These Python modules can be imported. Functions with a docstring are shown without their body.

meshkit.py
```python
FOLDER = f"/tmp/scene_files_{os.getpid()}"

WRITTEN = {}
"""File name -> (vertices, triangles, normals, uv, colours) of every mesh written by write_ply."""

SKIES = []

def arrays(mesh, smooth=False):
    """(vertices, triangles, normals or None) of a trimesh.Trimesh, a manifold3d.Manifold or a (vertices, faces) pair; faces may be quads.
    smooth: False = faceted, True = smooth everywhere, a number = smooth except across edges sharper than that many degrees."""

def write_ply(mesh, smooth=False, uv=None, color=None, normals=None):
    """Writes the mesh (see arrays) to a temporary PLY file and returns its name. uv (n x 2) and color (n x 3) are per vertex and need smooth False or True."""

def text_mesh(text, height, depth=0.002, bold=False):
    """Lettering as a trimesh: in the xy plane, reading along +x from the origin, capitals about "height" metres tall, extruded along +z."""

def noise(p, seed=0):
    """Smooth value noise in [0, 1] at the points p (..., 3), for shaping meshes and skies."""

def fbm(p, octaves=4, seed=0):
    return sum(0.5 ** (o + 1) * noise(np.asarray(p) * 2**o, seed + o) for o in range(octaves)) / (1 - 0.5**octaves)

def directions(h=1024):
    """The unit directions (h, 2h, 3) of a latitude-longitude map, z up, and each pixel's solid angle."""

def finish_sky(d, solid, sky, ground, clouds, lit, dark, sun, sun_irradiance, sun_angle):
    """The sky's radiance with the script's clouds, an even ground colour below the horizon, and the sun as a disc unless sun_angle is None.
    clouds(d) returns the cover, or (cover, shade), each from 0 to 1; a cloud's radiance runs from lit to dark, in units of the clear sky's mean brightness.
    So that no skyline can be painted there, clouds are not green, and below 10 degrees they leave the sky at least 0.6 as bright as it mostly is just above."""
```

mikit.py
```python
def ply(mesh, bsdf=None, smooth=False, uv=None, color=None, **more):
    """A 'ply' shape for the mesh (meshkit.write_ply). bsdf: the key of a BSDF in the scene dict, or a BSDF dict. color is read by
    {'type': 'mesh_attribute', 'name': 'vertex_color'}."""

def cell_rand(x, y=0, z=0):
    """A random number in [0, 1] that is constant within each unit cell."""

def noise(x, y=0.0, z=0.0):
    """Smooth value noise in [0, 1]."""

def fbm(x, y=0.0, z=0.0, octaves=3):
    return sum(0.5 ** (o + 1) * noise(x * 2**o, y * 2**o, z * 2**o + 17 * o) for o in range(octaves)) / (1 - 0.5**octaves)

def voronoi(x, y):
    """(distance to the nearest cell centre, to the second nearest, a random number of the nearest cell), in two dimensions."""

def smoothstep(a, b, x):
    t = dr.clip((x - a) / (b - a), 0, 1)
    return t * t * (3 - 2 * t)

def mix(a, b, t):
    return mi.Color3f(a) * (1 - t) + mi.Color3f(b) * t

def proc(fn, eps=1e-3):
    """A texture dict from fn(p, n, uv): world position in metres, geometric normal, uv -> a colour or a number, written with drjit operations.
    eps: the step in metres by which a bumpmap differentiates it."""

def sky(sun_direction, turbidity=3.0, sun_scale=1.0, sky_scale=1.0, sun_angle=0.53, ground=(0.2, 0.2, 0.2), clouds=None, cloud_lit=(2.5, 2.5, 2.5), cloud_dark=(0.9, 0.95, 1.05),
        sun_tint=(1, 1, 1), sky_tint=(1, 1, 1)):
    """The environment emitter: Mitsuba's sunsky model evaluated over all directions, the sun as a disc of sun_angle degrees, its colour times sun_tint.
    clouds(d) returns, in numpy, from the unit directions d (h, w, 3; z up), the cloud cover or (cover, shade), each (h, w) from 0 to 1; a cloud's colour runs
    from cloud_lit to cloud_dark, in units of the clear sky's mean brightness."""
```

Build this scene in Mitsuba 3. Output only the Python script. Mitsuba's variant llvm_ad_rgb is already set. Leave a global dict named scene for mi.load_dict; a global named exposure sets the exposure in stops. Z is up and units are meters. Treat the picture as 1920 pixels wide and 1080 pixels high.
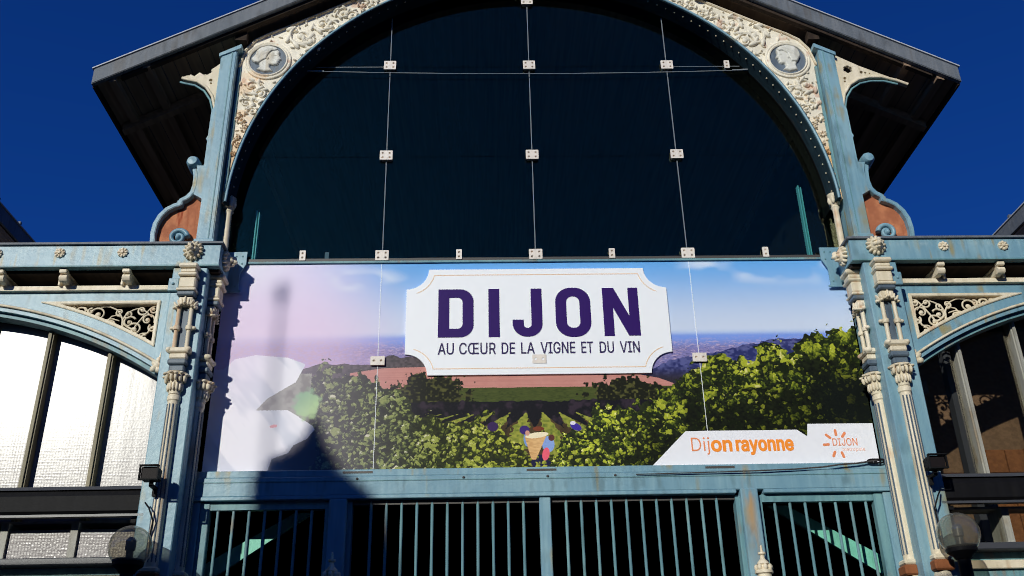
import math, random
import numpy as np
import trimesh
import manifold3d as m3
import shapely
from shapely.geometry import Polygon, Point, LineString, box as sbox
from shapely.ops import unary_union
from scipy.spatial import Delaunay
import drjit as dr
import mitsuba as mi
import mikit, meshkit
from mikit import noise, fbm, voronoi, cell_rand, smoothstep, mix, proc

random.seed(7)
rng = np.random.default_rng(7)
T = mi.ScalarTransform4f
PI = math.pi
scene, labels = {}, {}

# ------------------------------------------------------------------ camera, sky, exposure
CAM_POS = np.array([-0.506, -8.478, 1.65])
PITCH, YAW, ROLL, FOV = 0.45163, 0.03157, -0.02274, 55.37
fw = np.array([math.sin(YAW) * math.cos(PITCH), math.cos(YAW) * math.cos(PITCH), math.sin(PITCH)])
r0 = np.cross(fw, [0, 0, 1]); r0 /= np.linalg.norm(r0)
u0 = np.cross(r0, fw)
rgt = math.cos(ROLL) * r0 + math.sin(ROLL) * u0
up = np.cross(rgt, fw)
scene['camera'] = {'type': 'perspective', 'fov': FOV, 'fov_axis': 'x', 'near_clip': 0.05, 'far_clip': 400.0,
                   'to_world': T().look_at(origin=CAM_POS.tolist(), target=(CAM_POS + fw).tolist(), up=up.tolist())}
SUN_AZ, SUN_EL = math.radians(26.5), math.radians(20.5)
SUN = np.array([-math.sin(SUN_AZ) * math.cos(SUN_EL), -math.cos(SUN_AZ) * math.cos(SUN_EL), math.sin(SUN_EL)])
scene['sky'] = mikit.sky(SUN.tolist(), turbidity=3, sun_scale=1.0, sky_scale=0.7, sky_tint=(0.07, 0.41, 1.45), sun_tint=(1.08, 1.44, 2.24))
exposure = 1.3


# ------------------------------------------------------------------ helpers
def c(r, g, b, k=1.0):
    """sRGB 0-255 -> linear albedo"""
    f = lambda v: (v / 12.92 if v <= 0.04045 else ((v + 0.055) / 1.055) ** 2.4)
    return tuple(k * f(x / 255.0) for x in (r, g, b))


def numbered(key):
    if key not in scene and key not in labels and not any(k.startswith(key + '__') for k in scene):
        return key
    i = 1
    while True:
        q = f'{key}_{i:03d}'
        if q not in scene and q not in labels and q not in USED:
            return q
        i += 1


USED = set()
COUNT = {}


def newkey(name, parent=None):
    base = (parent + '__' if parent else '') + name
    n = COUNT.get(base, 0)
    COUNT[base] = n + 1
    return base if n == 0 else f'{base}_{n:03d}'


def cat(ms):
    if isinstance(ms, (list, tuple)):
        return trimesh.util.concatenate(list(ms))
    return ms


def part(name, ms, mat, parent=None, smooth=False, kind=None, label=None):
    key = newkey(name, parent)
    scene[key] = mikit.ply(cat(ms), mat, smooth=smooth)
    if kind or label:
        labels[key] = {}
        if kind: labels[key]['kind'] = kind
        if label: labels[key]['label'] = label
    return key


def thing(name, label, category, group=None):
    key = newkey(name)
    labels[key] = {'label': label, 'category': category}
    if group: labels[key]['group'] = group
    return key


def mir(m, s):
    """s=1: as built (right side of the front); s=-1: mirrored to the left side"""
    m = cat(m)
    if s == 1:
        return m
    v = np.array(m.vertices); v[:, 0] *= -1
    return trimesh.Trimesh(v, np.array(m.faces)[:, ::-1], process=False)


def bx(x0, x1, y0, y1, z0, z1):
    m = trimesh.creation.box((abs(x1 - x0), abs(y1 - y0), abs(z1 - z0)))
    m.apply_translation(((x0 + x1) / 2, (y0 + y1) / 2, (z0 + z1) / 2))
    return m


def rbx(x0, x1, y0, y1, z0, z1, b=0.01):
    """chamfered box"""
    ps = []
    for sx in (0, 1):
        for sy in (0, 1):
            for sz in (0, 1):
                X, Y, Z = (x1 if sx else x0), (y1 if sy else y0), (z1 if sz else z0)
                dx, dy, dz = (-b if sx else b), (-b if sy else b), (-b if sz else b)
                ps += [(X + dx, Y + dy, Z), (X + dx, Y, Z + dz), (X, Y + dy, Z + dz)]
    return trimesh.convex.convex_hull(np.array(ps))


def to_tm(man):
    m = man.to_mesh()
    return trimesh.Trimesh(np.array(m.vert_properties[:, :3]), np.array(m.tri_verts), process=False)


def ext(poly, y0, y1):
    """shapely polygon in (X, Z) extruded from Y=y0 (front) to Y=y1"""
    out = []
    for g in getattr(poly, 'geoms', [poly]):
        if g.is_empty or g.area < 1e-7: continue
        g = shapely.geometry.polygon.orient(g)
        cs = m3.CrossSection([np.array(g.exterior.coords)[:-1]] + [np.array(i.coords)[:-1] for i in g.interiors], m3.FillRule.EvenOdd)
        m = to_tm(cs.extrude(y1 - y0))
        v = np.array(m.vertices)
        m.vertices = np.stack([v[:, 0], y1 - v[:, 2], v[:, 1]], 1)
        out.append(m)
    return trimesh.util.concatenate(out)


def ext_b(poly, y0, y1, b=0.012):
    """extruded with a stepped front arris"""
    return cat([ext(poly, y0 + b, y1), ext(poly.buffer(-b), y0, y0 + b)])


def extx(pts, x0, x1):
    """polygon in (Y, Z) extruded along X"""
    cs = m3.CrossSection([np.array(pts, float)], m3.FillRule.EvenOdd)
    m = to_tm(cs.extrude(x1 - x0))
    v = np.array(m.vertices)
    m.vertices = np.stack([x0 + v[:, 2], v[:, 0], v[:, 1]], 1)
    return m


def tube(p, r, sides=8, flat=1.0, caps=True):
    """tube round a polyline; flat scales it along Y (for planar reliefs)"""
    p = np.asarray(p, float)
    r = np.broadcast_to(np.asarray(r, float), (len(p),))
    t = np.gradient(p, axis=0); t /= np.linalg.norm(t, axis=1, keepdims=True) + 1e-12
    ref = np.where(np.abs(t[:, 1:2]) < 0.9, [[0, 1.0, 0]], [[1.0, 0, 0]])
    a = np.cross(t, ref); a /= np.linalg.norm(a, axis=1, keepdims=True) + 1e-12
    b = np.cross(t, a)
    an = np.arange(sides) * 2 * PI / sides
    v = p[:, None] + r[:, None, None] * (np.cos(an)[None, :, None] * a[:, None] + flat * np.sin(an)[None, :, None] * b[:, None])
    n = len(p)
    f = []
    for i in range(n - 1):
        for j in range(sides):
            k = (j + 1) % sides
            f += [[i * sides + j, i * sides + k, (i + 1) * sides + k], [i * sides + j, (i + 1) * sides + k, (i + 1) * sides + j]]
    v = v.reshape(-1, 3)
    if caps:
        v = np.vstack([v, p[:1], p[-1:]])
        for j in range(sides):
            k = (j + 1) % sides
            f += [[n * sides, k, j], [n * sides + 1, (n - 1) * sides + j, (n - 1) * sides + k]]
    m = trimesh.Trimesh(v, f, process=False)
    if m.volume < 0: m.invert()
    return m


def lathe(prof, centre, axis='z', n=24, a0=0.0, a1=2 * PI):
    """prof: (radius, height) pairs; axis 'z' upwards or 'y' towards the viewer (height = distance out of the wall)"""
    prof = np.array(prof, float)
    full = abs(a1 - a0 - 2 * PI) < 1e-6
    an = np.linspace(a0, a1, n, endpoint=not full)
    k = len(prof)
    v = np.stack([np.outer(np.cos(an), prof[:, 0]), np.outer(np.sin(an), prof[:, 0]), np.outer(np.ones(len(an)), prof[:, 1])], -1)
    f = []
    m = len(an)
    for i in range(m if full else m - 1):
        j = (i + 1) % m
        for q in range(k - 1):
            f += [[i * k + q, j * k + q, j * k + q + 1], [i * k + q, j * k + q + 1, i * k + q + 1]]
    v = v.reshape(-1, 3)
    if axis == 'y':
        v = np.stack([v[:, 0], -v[:, 2], v[:, 1]], 1)
    return trimesh.Trimesh(v + np.array(centre), f, process=True)


def blob(x, y, z, rx, ry, rz, rot=0.0, sub=2):
    m = trimesh.creation.icosphere(subdivisions=sub)
    v = np.array(m.vertices) * [rx, ry, rz]
    ca, sa = math.cos(rot), math.sin(rot)
    v = np.stack([v[:, 0] * ca - v[:, 2] * sa, v[:, 1], v[:, 0] * sa + v[:, 2] * ca], 1)
    m.vertices = v + [x, y, z]
    return m


def relief(poly, y0, h, r, res):
    """domed relief of a polygon in (X, Z) standing out of the plane Y=y0"""
    x0, z0, x1, z1 = poly.bounds
    g = np.stack(np.meshgrid(np.arange(x0, x1, res), np.arange(z0, z1, res)), -1).reshape(-1, 2)
    inn = shapely.contains_xy(poly.buffer(-res * 0.35), g[:, 0], g[:, 1])
    L = poly.exterior.length; n = max(12, int(L / res))
    bd = np.array([poly.exterior.interpolate(i / n, normalized=True).coords[0] for i in range(n)])
    P = np.vstack([bd, g[inn]])
    tri = Delaunay(P).simplices
    cen = P[tri].mean(1)
    tri = tri[shapely.contains_xy(poly, cen[:, 0], cen[:, 1])]
    d = shapely.distance(poly.exterior, shapely.points(P))
    q = np.clip(d / r, 0, 1)
    y = y0 - h * np.sqrt(np.clip(1 - (1 - q) ** 2, 0, 1)) - 0.002
    v = np.stack([P[:, 0], y, P[:, 1]], 1)
    a = v[tri]
    nrm = np.cross(a[:, 1] - a[:, 0], a[:, 2] - a[:, 0])
    tri = np.where((nrm[:, 1] > 0)[:, None], tri[:, ::-1], tri)
    rim = np.arange(n)
    v = np.vstack([v, np.stack([bd[:, 0], np.full(n, y0 + 0.004), bd[:, 1]], 1)])
    k = len(P)
    side = []
    for i in range(n):
        j = (i + 1) % n
        side += [[i, j, k + j], [i, k + j, k + i]]
    return trimesh.Trimesh(v, np.vstack([tri, side]), process=False)


def arc(cx, cz, r, a0, a1, n=24):
    a = np.radians(np.linspace(a0, a1, n))
    return [(cx + r * math.cos(t), cz + r * math.sin(t)) for t in a]


def spiral(cx, cz, r, turns, start, hand, y, n=26, rmin=0.18):
    t = np.linspace(0, 1, n)
    rr = r * (1 - t) + r * rmin * t
    a = start + hand * turns * 2 * PI * t
    return np.stack([cx + rr * np.cos(a), np.full(n, y), cz + rr * np.sin(a)], 1)


# ------------------------------------------------------------------ materials
def streaky(base, light, rust, rust_amount, dirt, scale=1.0):
    def fn(p, n, uv):
        a = fbm(p.x * 3.1 * scale, p.z * 2.3 * scale, p.y * 3.0, octaves=4)
        b = fbm(p.x * 38, p.z * 3.0, p.y * 38, octaves=3)
        col = mix(base, light, smoothstep(0.35, 0.75, a * 0.6 + b * 0.4))
        s = fbm(p.x * 24 + 3, p.z * 1.7, p.y * 24, octaves=2)
        spot = fbm(p.x * 4.5 + 9, p.z * 5.0, p.y * 4.5 + 3, octaves=3)
        k = smoothstep(0.57, 0.76, spot * 0.55 + s * 0.45) * rust_amount
        col = mix(col, rust, dr.clip(k, 0, 1))
        g = smoothstep(0.55, 0.85, fbm(p.x * 14, p.z * 5, p.y * 14 + 5, octaves=3))
        return mix(col, dirt, g * 0.55)
    return proc(fn)


def bumped(bsdf, fn, scale):
    return {'type': 'bumpmap', 'arbitrary': proc(fn), 'scale': scale, 'bsdf': bsdf}


def princ(col, rough=0.5, spec=0.4, metal=0.0, **k):
    if isinstance(col, tuple): col = {'type': 'rgb', 'value': list(col)}
    d = {'type': 'principled', 'base_color': col, 'roughness': rough, 'metallic': metal, **k}
    if metal == 0: d['specular'] = spec
    return d


def two(b): return {'type': 'twosided', 'bsdf': b}


M = scene
lump = lambda p, n, uv: fbm(p.x * 28, p.y * 28, p.z * 28, octaves=3)
_blue = (streaky(c(106, 144, 162), c(130, 164, 176), c(142, 132, 92), 0.95, c(80, 106, 114)))
_blue_fn = mikit._FUNCTIONS[_blue['fn']]


def blue_fn(p, n, uv):
    col = _blue_fn(p, n, uv)
    run = smoothstep(0.07, 0.0, dr.abs(p.x - 1.765)) * smoothstep(2.9, 3.6, p.z) * smoothstep(3.98, 3.85, p.z) * smoothstep(0.2, 0.6, fbm(p.x * 20, p.z * 4, 3.0, octaves=3))
    col = mix(col, c(176, 138, 84), dr.clip(run * smoothstep(0.0, -0.02, p.y + 0.1), 0, 1) * 0.85)
    grime = smoothstep(0.5, 0.75, fbm(p.x * 50, p.y * 50, p.z * 2.2 + 5, octaves=2)) * smoothstep(0.02, -0.10, dr.abs(p.z - 5.99) - 0.02)
    return mix(col, c(206, 208, 198), grime * 0.5)


M['blue_paint'] = two(bumped(princ(proc(blue_fn), 0.42, 0.4), lump, 0.0016))
M['blue_dull'] = two(princ(streaky(c(92, 132, 142), c(116, 156, 160), c(140, 110, 80), 0.6, c(66, 92, 92)), 0.5, 0.35))
M['reveal_shaded'] = two(princ(streaky(c(36, 52, 60), c(50, 70, 78), c(74, 62, 48), 0.5, c(26, 36, 40)), 0.8, 0.03))  # frame paint darkened so that the arch reveal looks shaded
M['cream_paint'] = two(bumped(princ(streaky(c(206, 194, 168), c(226, 214, 192), c(182, 132, 86), 0.75, c(146, 128, 100), 1.6), 0.5, 0.35), lump, 0.0022))


def spandrel_fn(p, n, uv):
    a = fbm(p.x * 6, p.z * 6, 1.5, octaves=4)
    col = mix(c(214, 206, 188), c(232, 224, 206), smoothstep(0.3, 0.7, a))
    # rust runs: peeled paint in the low tips and under the medallions
    low = smoothstep(7.75, 7.0, p.z) * smoothstep(0.25, 0.6, fbm(p.x * 10, p.z * 3, 4, octaves=3) + 0.12)
    pat = smoothstep(0.60, 0.74, fbm(p.x * 5 + 3, p.z * 6, 2, octaves=4)) * smoothstep(8.7, 8.1, p.z)
    col = mix(col, c(214, 170, 116), dr.clip(low * 0.75 + pat * 0.4, 0, 1))
    return mix(col, c(176, 96, 48), smoothstep(0.68, 0.8, fbm(p.x * 11, p.z * 9, 7, octaves=3)) * 0.4)


M['spandrel_paint'] = two(bumped(princ(proc(spandrel_fn), 0.55, 0.3), lump, 0.003))


def rust_fn(p, n, uv):
    a = fbm(p.x * 9, p.z * 7, p.y * 6, octaves=4)
    b = fbm(p.x * 30, p.z * 4, 3, octaves=3)
    return mix(mix(c(158, 96, 68), c(190, 124, 88), smoothstep(0.35, 0.65, a)), c(146, 70, 44), smoothstep(0.52, 0.72, b * 0.5 + a * 0.5))


M['portrait_paint'] = two(bumped(princ(streaky(c(206, 204, 194), c(224, 222, 212), c(186, 166, 130), 0.5, c(150, 146, 136), 1.5), 0.5, 0.3), lump, 0.002))
M['rust_panel'] = two(bumped(princ(proc(rust_fn), 0.75, 0.2), lump, 0.003))
M['rust_brown'] = two(princ(streaky(c(120, 72, 44), c(140, 86, 54), c(80, 44, 28), 0.8, c(64, 44, 34)), 0.7, 0.2))
M['grey_inset'] = two(princ(streaky(c(78, 92, 106), c(92, 106, 118), c(104, 96, 82), 0.5, c(52, 60, 70)), 0.5, 0.35))
M['medallion_paint'] = two(princ(streaky(c(92, 104, 118), c(106, 118, 130), c(110, 104, 92), 0.4, c(70, 78, 88)), 0.55, 0.3))
M['fascia_grey'] = two(princ(streaky(c(92, 98, 106), c(108, 112, 118), c(88, 84, 80), 0.6, c(72, 75, 80)), 0.55, 0.25))
M['zinc_edge'] = two(princ(c(176, 178, 184), 0.5, 0.4))


def wood_fn(a, b):
    def fn(p, n, uv):
        g = fbm(p.x * 26, p.y * 1.4, p.z * 26, octaves=4)
        q = cell_rand(p.x * 8.2, 3, 1)
        return mix(a, b, dr.clip(smoothstep(0.3, 0.7, g) * 0.7 + q * 0.3, 0, 1))
    return proc(fn)


M['soffit_wood'] = two(bumped(princ(wood_fn(c(118, 98, 82), c(146, 122, 102)), 0.8, 0.2), lump, 0.004))
M['beam_wood'] = two(princ(wood_fn(c(40, 32, 27), c(58, 46, 38)), 0.8, 0.2))
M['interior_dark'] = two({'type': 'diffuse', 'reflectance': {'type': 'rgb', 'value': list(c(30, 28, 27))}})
M['interior_brown'] = two(princ(wood_fn(c(60, 40, 26), c(86, 56, 36)), 0.8, 0.2))
M['partition_brown'] = two(princ(wood_fn(c(104, 82, 64), c(126, 100, 78)), 0.8, 0.15))
M['orange_wood'] = two(bumped(princ(wood_fn(c(112, 72, 44), c(138, 90, 56)), 0.7, 0.2), lump, 0.002))
M['mullion_paint'] = two(princ(streaky(c(146, 144, 136), c(166, 165, 156), c(122, 96, 58), 0.7, c(90, 86, 74)), 0.5, 0.35))
M['mullion_warm_light'] = two(princ(streaky(c(112, 104, 78), c(132, 122, 94), c(132, 92, 48), 0.8, c(72, 66, 50)), 0.5, 0.3))  # same mullion metal, with warm reflected light mixed into the colour
M['black_metal'] = two(princ(streaky(c(17, 17, 20), c(24, 24, 27), c(34, 32, 30), 0.3, c(13, 13, 15)), 0.6, 0.12))
M['dark_grey_metal'] = two(princ(c(64, 66, 72), 0.4, 0.5))
M['steel_plate'] = two(princ(streaky(c(214, 204, 194), c(228, 220, 210), c(190, 174, 156), 0.3, c(190, 182, 172)), 0.4, 0.5))
M['silicone'] = two(princ(c(122, 128, 134), 0.6, 0.2))
M['bolt_dark'] = two(princ(c(70, 66, 64), 0.5, 0.4))
M['glass'] = {'type': 'thindielectric', 'int_ior': 1.5, 'specular_transmittance': {'type': 'rgb', 'value': [0.62, 0.8, 0.86]}, 'specular_reflectance': {'type': 'rgb', 'value': [1.0, 1.0, 0.55]}}
M['clear_glass'] = {'type': 'thindielectric', 'int_ior': 1.5, 'specular_transmittance': {'type': 'rgb', 'value': [0.8, 0.8, 0.76]}, 'specular_reflectance': {'type': 'rgb', 'value': [0.9, 0.8, 0.6]}}
M['lamp_lens'] = two(princ(c(30, 26, 28), 0.5, 0.08))
M['fin_glass'] = two(princ(c(120, 190, 178), 0.25, 0.6))
M['teal_paint'] = two(princ(streaky(c(112, 190, 168), c(126, 202, 180), c(96, 160, 140), 0.4, c(90, 150, 134)), 0.5, 0.4))
M['smoked_glass'] = {'type': 'blendbsdf', 'weight': 0.16, 'clear': {'type': 'thindielectric', 'int_ior': 1.5, 'specular_transmittance': {'type': 'rgb', 'value': [0.80, 0.77, 0.68]}},
                     'film': {'type': 'principledthin', 'base_color': {'type': 'rgb', 'value': [0.55, 0.53, 0.47]}, 'roughness': 0.5, 'diff_trans': 1.0}}


def wired_bump(p, n, uv):
    gx = dr.abs(p.x * 40 - dr.floor(p.x * 40) - 0.5)
    gz = dr.abs(p.z * 40 - dr.floor(p.z * 40) - 0.5)
    g = smoothstep(0.40, 0.5, gx) + smoothstep(0.40, 0.5, gz)
    w = fbm(p.x * 60, p.z * 60, 2.0, octaves=2)
    v = fbm(p.x * 16, p.z * 1.2, 5.0, octaves=2)
    low = smoothstep(4.6, 3.7, p.z) + 1.6 * smoothstep(3.53, 3.50, p.z)
    return g * (0.12 + 0.5 * low) + w * (0.25 + 0.7 * low) + v * 1.6


M['wired_glass'] = two({'type': 'bumpmap', 'arbitrary': proc(wired_bump, 2e-3), 'scale': 0.0006,
                        'bsdf': princ(c(132, 126, 126), 0.28, 0.42)})
M['plaque_white'] = two(princ(c(232, 234, 238), 0.4, 0.4))
M['caption_white'] = two(princ(c(230, 230, 236), 0.4, 0.4))
M['print_purple'] = two(princ(c(46, 20, 94), 0.5, 0.12))
M['print_navy'] = two(princ(c(46, 38, 80), 0.5, 0.12))
M['print_orange'] = two(princ(c(242, 142, 50), 0.5, 0.2))
M['print_coral'] = two(princ(c(226, 136, 92), 0.5, 0.2))
M['print_pale_orange'] = two(princ(c(240, 190, 170), 0.4, 0.4))
M['gold_line'] = two(princ(c(226, 190, 150), 0.4, 0.4))
M['stone_wall'] = two(princ(streaky(c(178, 166, 144), c(196, 184, 160), c(150, 136, 112), 0.5, c(130, 120, 104)), 0.85, 0.2))
M['slate'] = two(princ(streaky(c(62, 66, 74), c(78, 82, 90), c(90, 84, 76), 0.4, c(46, 48, 54)), 0.6, 0.3))
M['asphalt'] = two(princ(streaky(c(84, 82, 80), c(98, 96, 92), c(70, 68, 66), 0.4, c(60, 58, 56)), 0.9, 0.2))


# the printed landscape: flat artwork on the banner film, laid out in metres on the wall (x across, z up)
def plin(x, pts):
    y = mi.Float(pts[0][1])
    for (x0, y0), (x1, y1) in zip(pts[:-1], pts[1:]):
        y = dr.select(x >= x0, y0 + (y1 - y0) * dr.clip((x - x0) / (x1 - x0), 0, 1), y)
    return y


def leaf_layer(x, z, s, seed, size=0.62):
    """(inside, brightness, random) of jittered vine leaves, one per cell: folded along the midrib, shading the leaves below"""
    X, Z = x / s, z / s
    best, inside, bri, rnd, above = mi.Float(-1), mi.Float(0), mi.Float(0), mi.Float(0), mi.Float(-1)
    fx, fz = dr.floor(X), dr.floor(Z)
    for i in (-1, 0, 1):
        for j in (-1, 0, 1):
            cx, cz = fx + i, fz + j
            r1, r2, r3, r4 = (cell_rand(cx, cz, seed * 10 + k) for k in range(4))
            dx, dz = X - (cx + r1), Z - (cz + r2)
            rot = r3 * 6.283
            full = size * (0.50 + 0.55 * r4)

            def outline(ax, az):
                th = dr.atan2(az, ax) + rot
                return dr.sqrt(ax * ax + az * az) - full * (0.70 + 0.22 * dr.abs(dr.cos(2.5 * th)) + 0.12 * dr.cos(th) + 0.05 * dr.sin(11.0 * th + r1 * 6.0))

            d = outline(dx, dz)
            side = (dx * dr.sin(rot) + dz * dr.cos(rot)) / full
            vein = smoothstep(0.07, 0.0, dr.abs(side)) * 0.22
            b = 0.15 + 0.85 * r1 + dr.select(side > 0, 0.16, -0.16) * (0.4 + r2) - vein + 0.22 * (dx * -0.5 + dz * 0.8) / full
            hit = (d < 0) & (r3 > best)
            best = dr.select(hit, r3, best)
            bri = dr.select(hit, b, bri)
            rnd = dr.select(hit, r4, rnd)
            inside = dr.select(hit, 1.0, inside)
            d2 = outline(dx + 0.16, dz - 0.20)
            above = dr.select(d2 < 0, dr.maximum(above, r3), above)
    return inside, bri - dr.select(above > best + 0.01, 0.42, 0.0), rnd


def C(t): return mi.Color3f(*t)


def sel(m, a, b): return dr.select(m, a, b)


def poster_fn(p, n, uv):
    x, z = p.x, p.z
    n1 = fbm(x * 2.2, z * 4.0, 3.0, octaves=3)
    n2 = fbm(x * 14, z * 14, 1.0, octaves=3)
    n3 = noise(x * 46, z * 60, 2.0)
    # sky
    t = smoothstep(5.3, 6.1, z)
    skyr = mix(c(196, 208, 230), c(96, 164, 228), t)
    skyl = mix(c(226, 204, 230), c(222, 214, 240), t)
    wl = smoothstep(-1.1, -2.3, x + 0.35 * (z - 5.6))  # left sky turns lilac: glare haze painted into the artwork
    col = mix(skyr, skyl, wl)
    cl = smoothstep(0.50, 0.75, n1) * smoothstep(5.72, 5.95, z) * smoothstep(1.3, 1.7, x)
    cl = dr.maximum(cl, smoothstep(0.45, 0.7, n1) * smoothstep(0.5, 0.1, dr.sqrt(dr.square((x + 1.7) * 0.9) + dr.square((z - 5.86) * 3))))
    cl = dr.maximum(cl, smoothstep(-2.2, -2.9, x) * smoothstep(5.6, 6.0, z) * 0.8)
    col = mix(col, c(232, 236, 242), cl * 0.8)
    # the plain in the distance
    hz = 5.295
    dpt = dr.clip((hz - z) / 0.3, 0, 1)
    plain = mix(c(152, 178, 228), mix(c(118, 148, 222), c(124, 120, 172), smoothstep(0.2, 0.7, dpt)), smoothstep(0.0, 0.22, dpt))
    plain = mix(plain, c(204, 178, 198), smoothstep(0.50, 0.78, noise(x * 60, z * 170, 2.0) * 0.6 + noise(x * 22, z * 90, 6.0) * 0.4) * smoothstep(0.1, 0.5, dpt) * 0.55)
    plain = mix(plain, c(74, 70, 120), smoothstep(0.55, 0.8, noise(x * 44, z * 150, 9.0)) * smoothstep(0.3, 0.8, dpt) * 0.6)
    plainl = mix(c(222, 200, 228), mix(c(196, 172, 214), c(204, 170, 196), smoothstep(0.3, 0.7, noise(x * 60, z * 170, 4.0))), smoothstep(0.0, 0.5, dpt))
    plain = mix(plain, plainl, smoothstep(-1.1, -2.1, x) * 0.9)  # same painted glare haze over the left of the plain
    col = mix(col, plain, smoothstep(0.02, -0.06, z - hz))
    # wooded hill right of the plaque, hedge left of it
    hr = plin(x, [(1.0, 4.9), (1.29, 5.0), (1.6, 5.06), (1.97, 5.14), (2.17, 5.19), (3.1, 5.22)]) + (n2 - 0.5) * 0.06
    hill = mix(c(40, 46, 98), c(84, 88, 140), smoothstep(0.35, 0.7, n2 * 0.6 + n3 * 0.4))
    hill = mix(hill, c(44, 40, 52), smoothstep(4.95, 4.8, z))
    col = sel((z < hr) & (x > 0.9), hill, col)
    hl = plin(x, [(-2.2, 4.93), (-2.0, 5.0), (-1.55, 4.98), (-1.4, 5.06), (-1.0, 5.06)]) + (n2 - 0.5) * 0.05
    col = sel((z < hl) & (x < -0.9) & (x > -2.3), mix(c(54, 52, 52), c(96, 84, 88), n3), col)
    # ploughed field
    ft = plin(x, [(-1.75, 4.90), (-1.45, 4.945), (-1.0, 4.955), (0.9, 4.86), (1.1, 4.82), (1.4, 4.70)])
    col = sel((z < ft) & (x > -1.75) & (x < 1.5), mix(c(180, 120, 112), c(200, 142, 132), n2 * 0.5 + 0.5 * noise(x * 3, z * 120, 3.0)), col)
    col = sel((z < 4.742 + (n2 - 0.5) * 0.012) & (dr.abs(x) < 1.7), mix(c(48, 60, 26), c(80, 88, 42), noise(x * 40, z * 160, 5.0) * 0.6 + n2 * 0.4), col)
    # dark trees and hedge
    n4 = fbm(x * 30, z * 30, 7.0, octaves=3)
    tl = (n4 - 0.5) * 0.8 + dr.sqrt(dr.square((x + 1.0) / 0.36) + dr.square((z - 4.68) / 0.21)) + (n2 - 0.5) * 0.7
    tr = (n4 - 0.5) * 0.8 + dr.sqrt(dr.square((x - 0.78) / 0.36) + dr.square((z - 4.66) / 0.17)) + (n2 - 0.5) * 0.7
    bush = mix(c(24, 26, 16), c(84, 84, 44), smoothstep(0.5, 0.85, n3 * 0.7 + n2 * 0.3))
    col = sel((tl < 1) | (tr < 1), bush, col)
    band = 4.61 + (n2 - 0.5) * 0.05
    dark = mix(c(18, 18, 26), c(50, 40, 52), smoothstep(0.5, 0.8, n2))
    col = sel((z < band) & (dr.abs(x) < 1.6), dark, col)
    # rows of vines running to the middle
    k = (x + 0.06) / dr.maximum(4.70 - z, 0.05)
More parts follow.
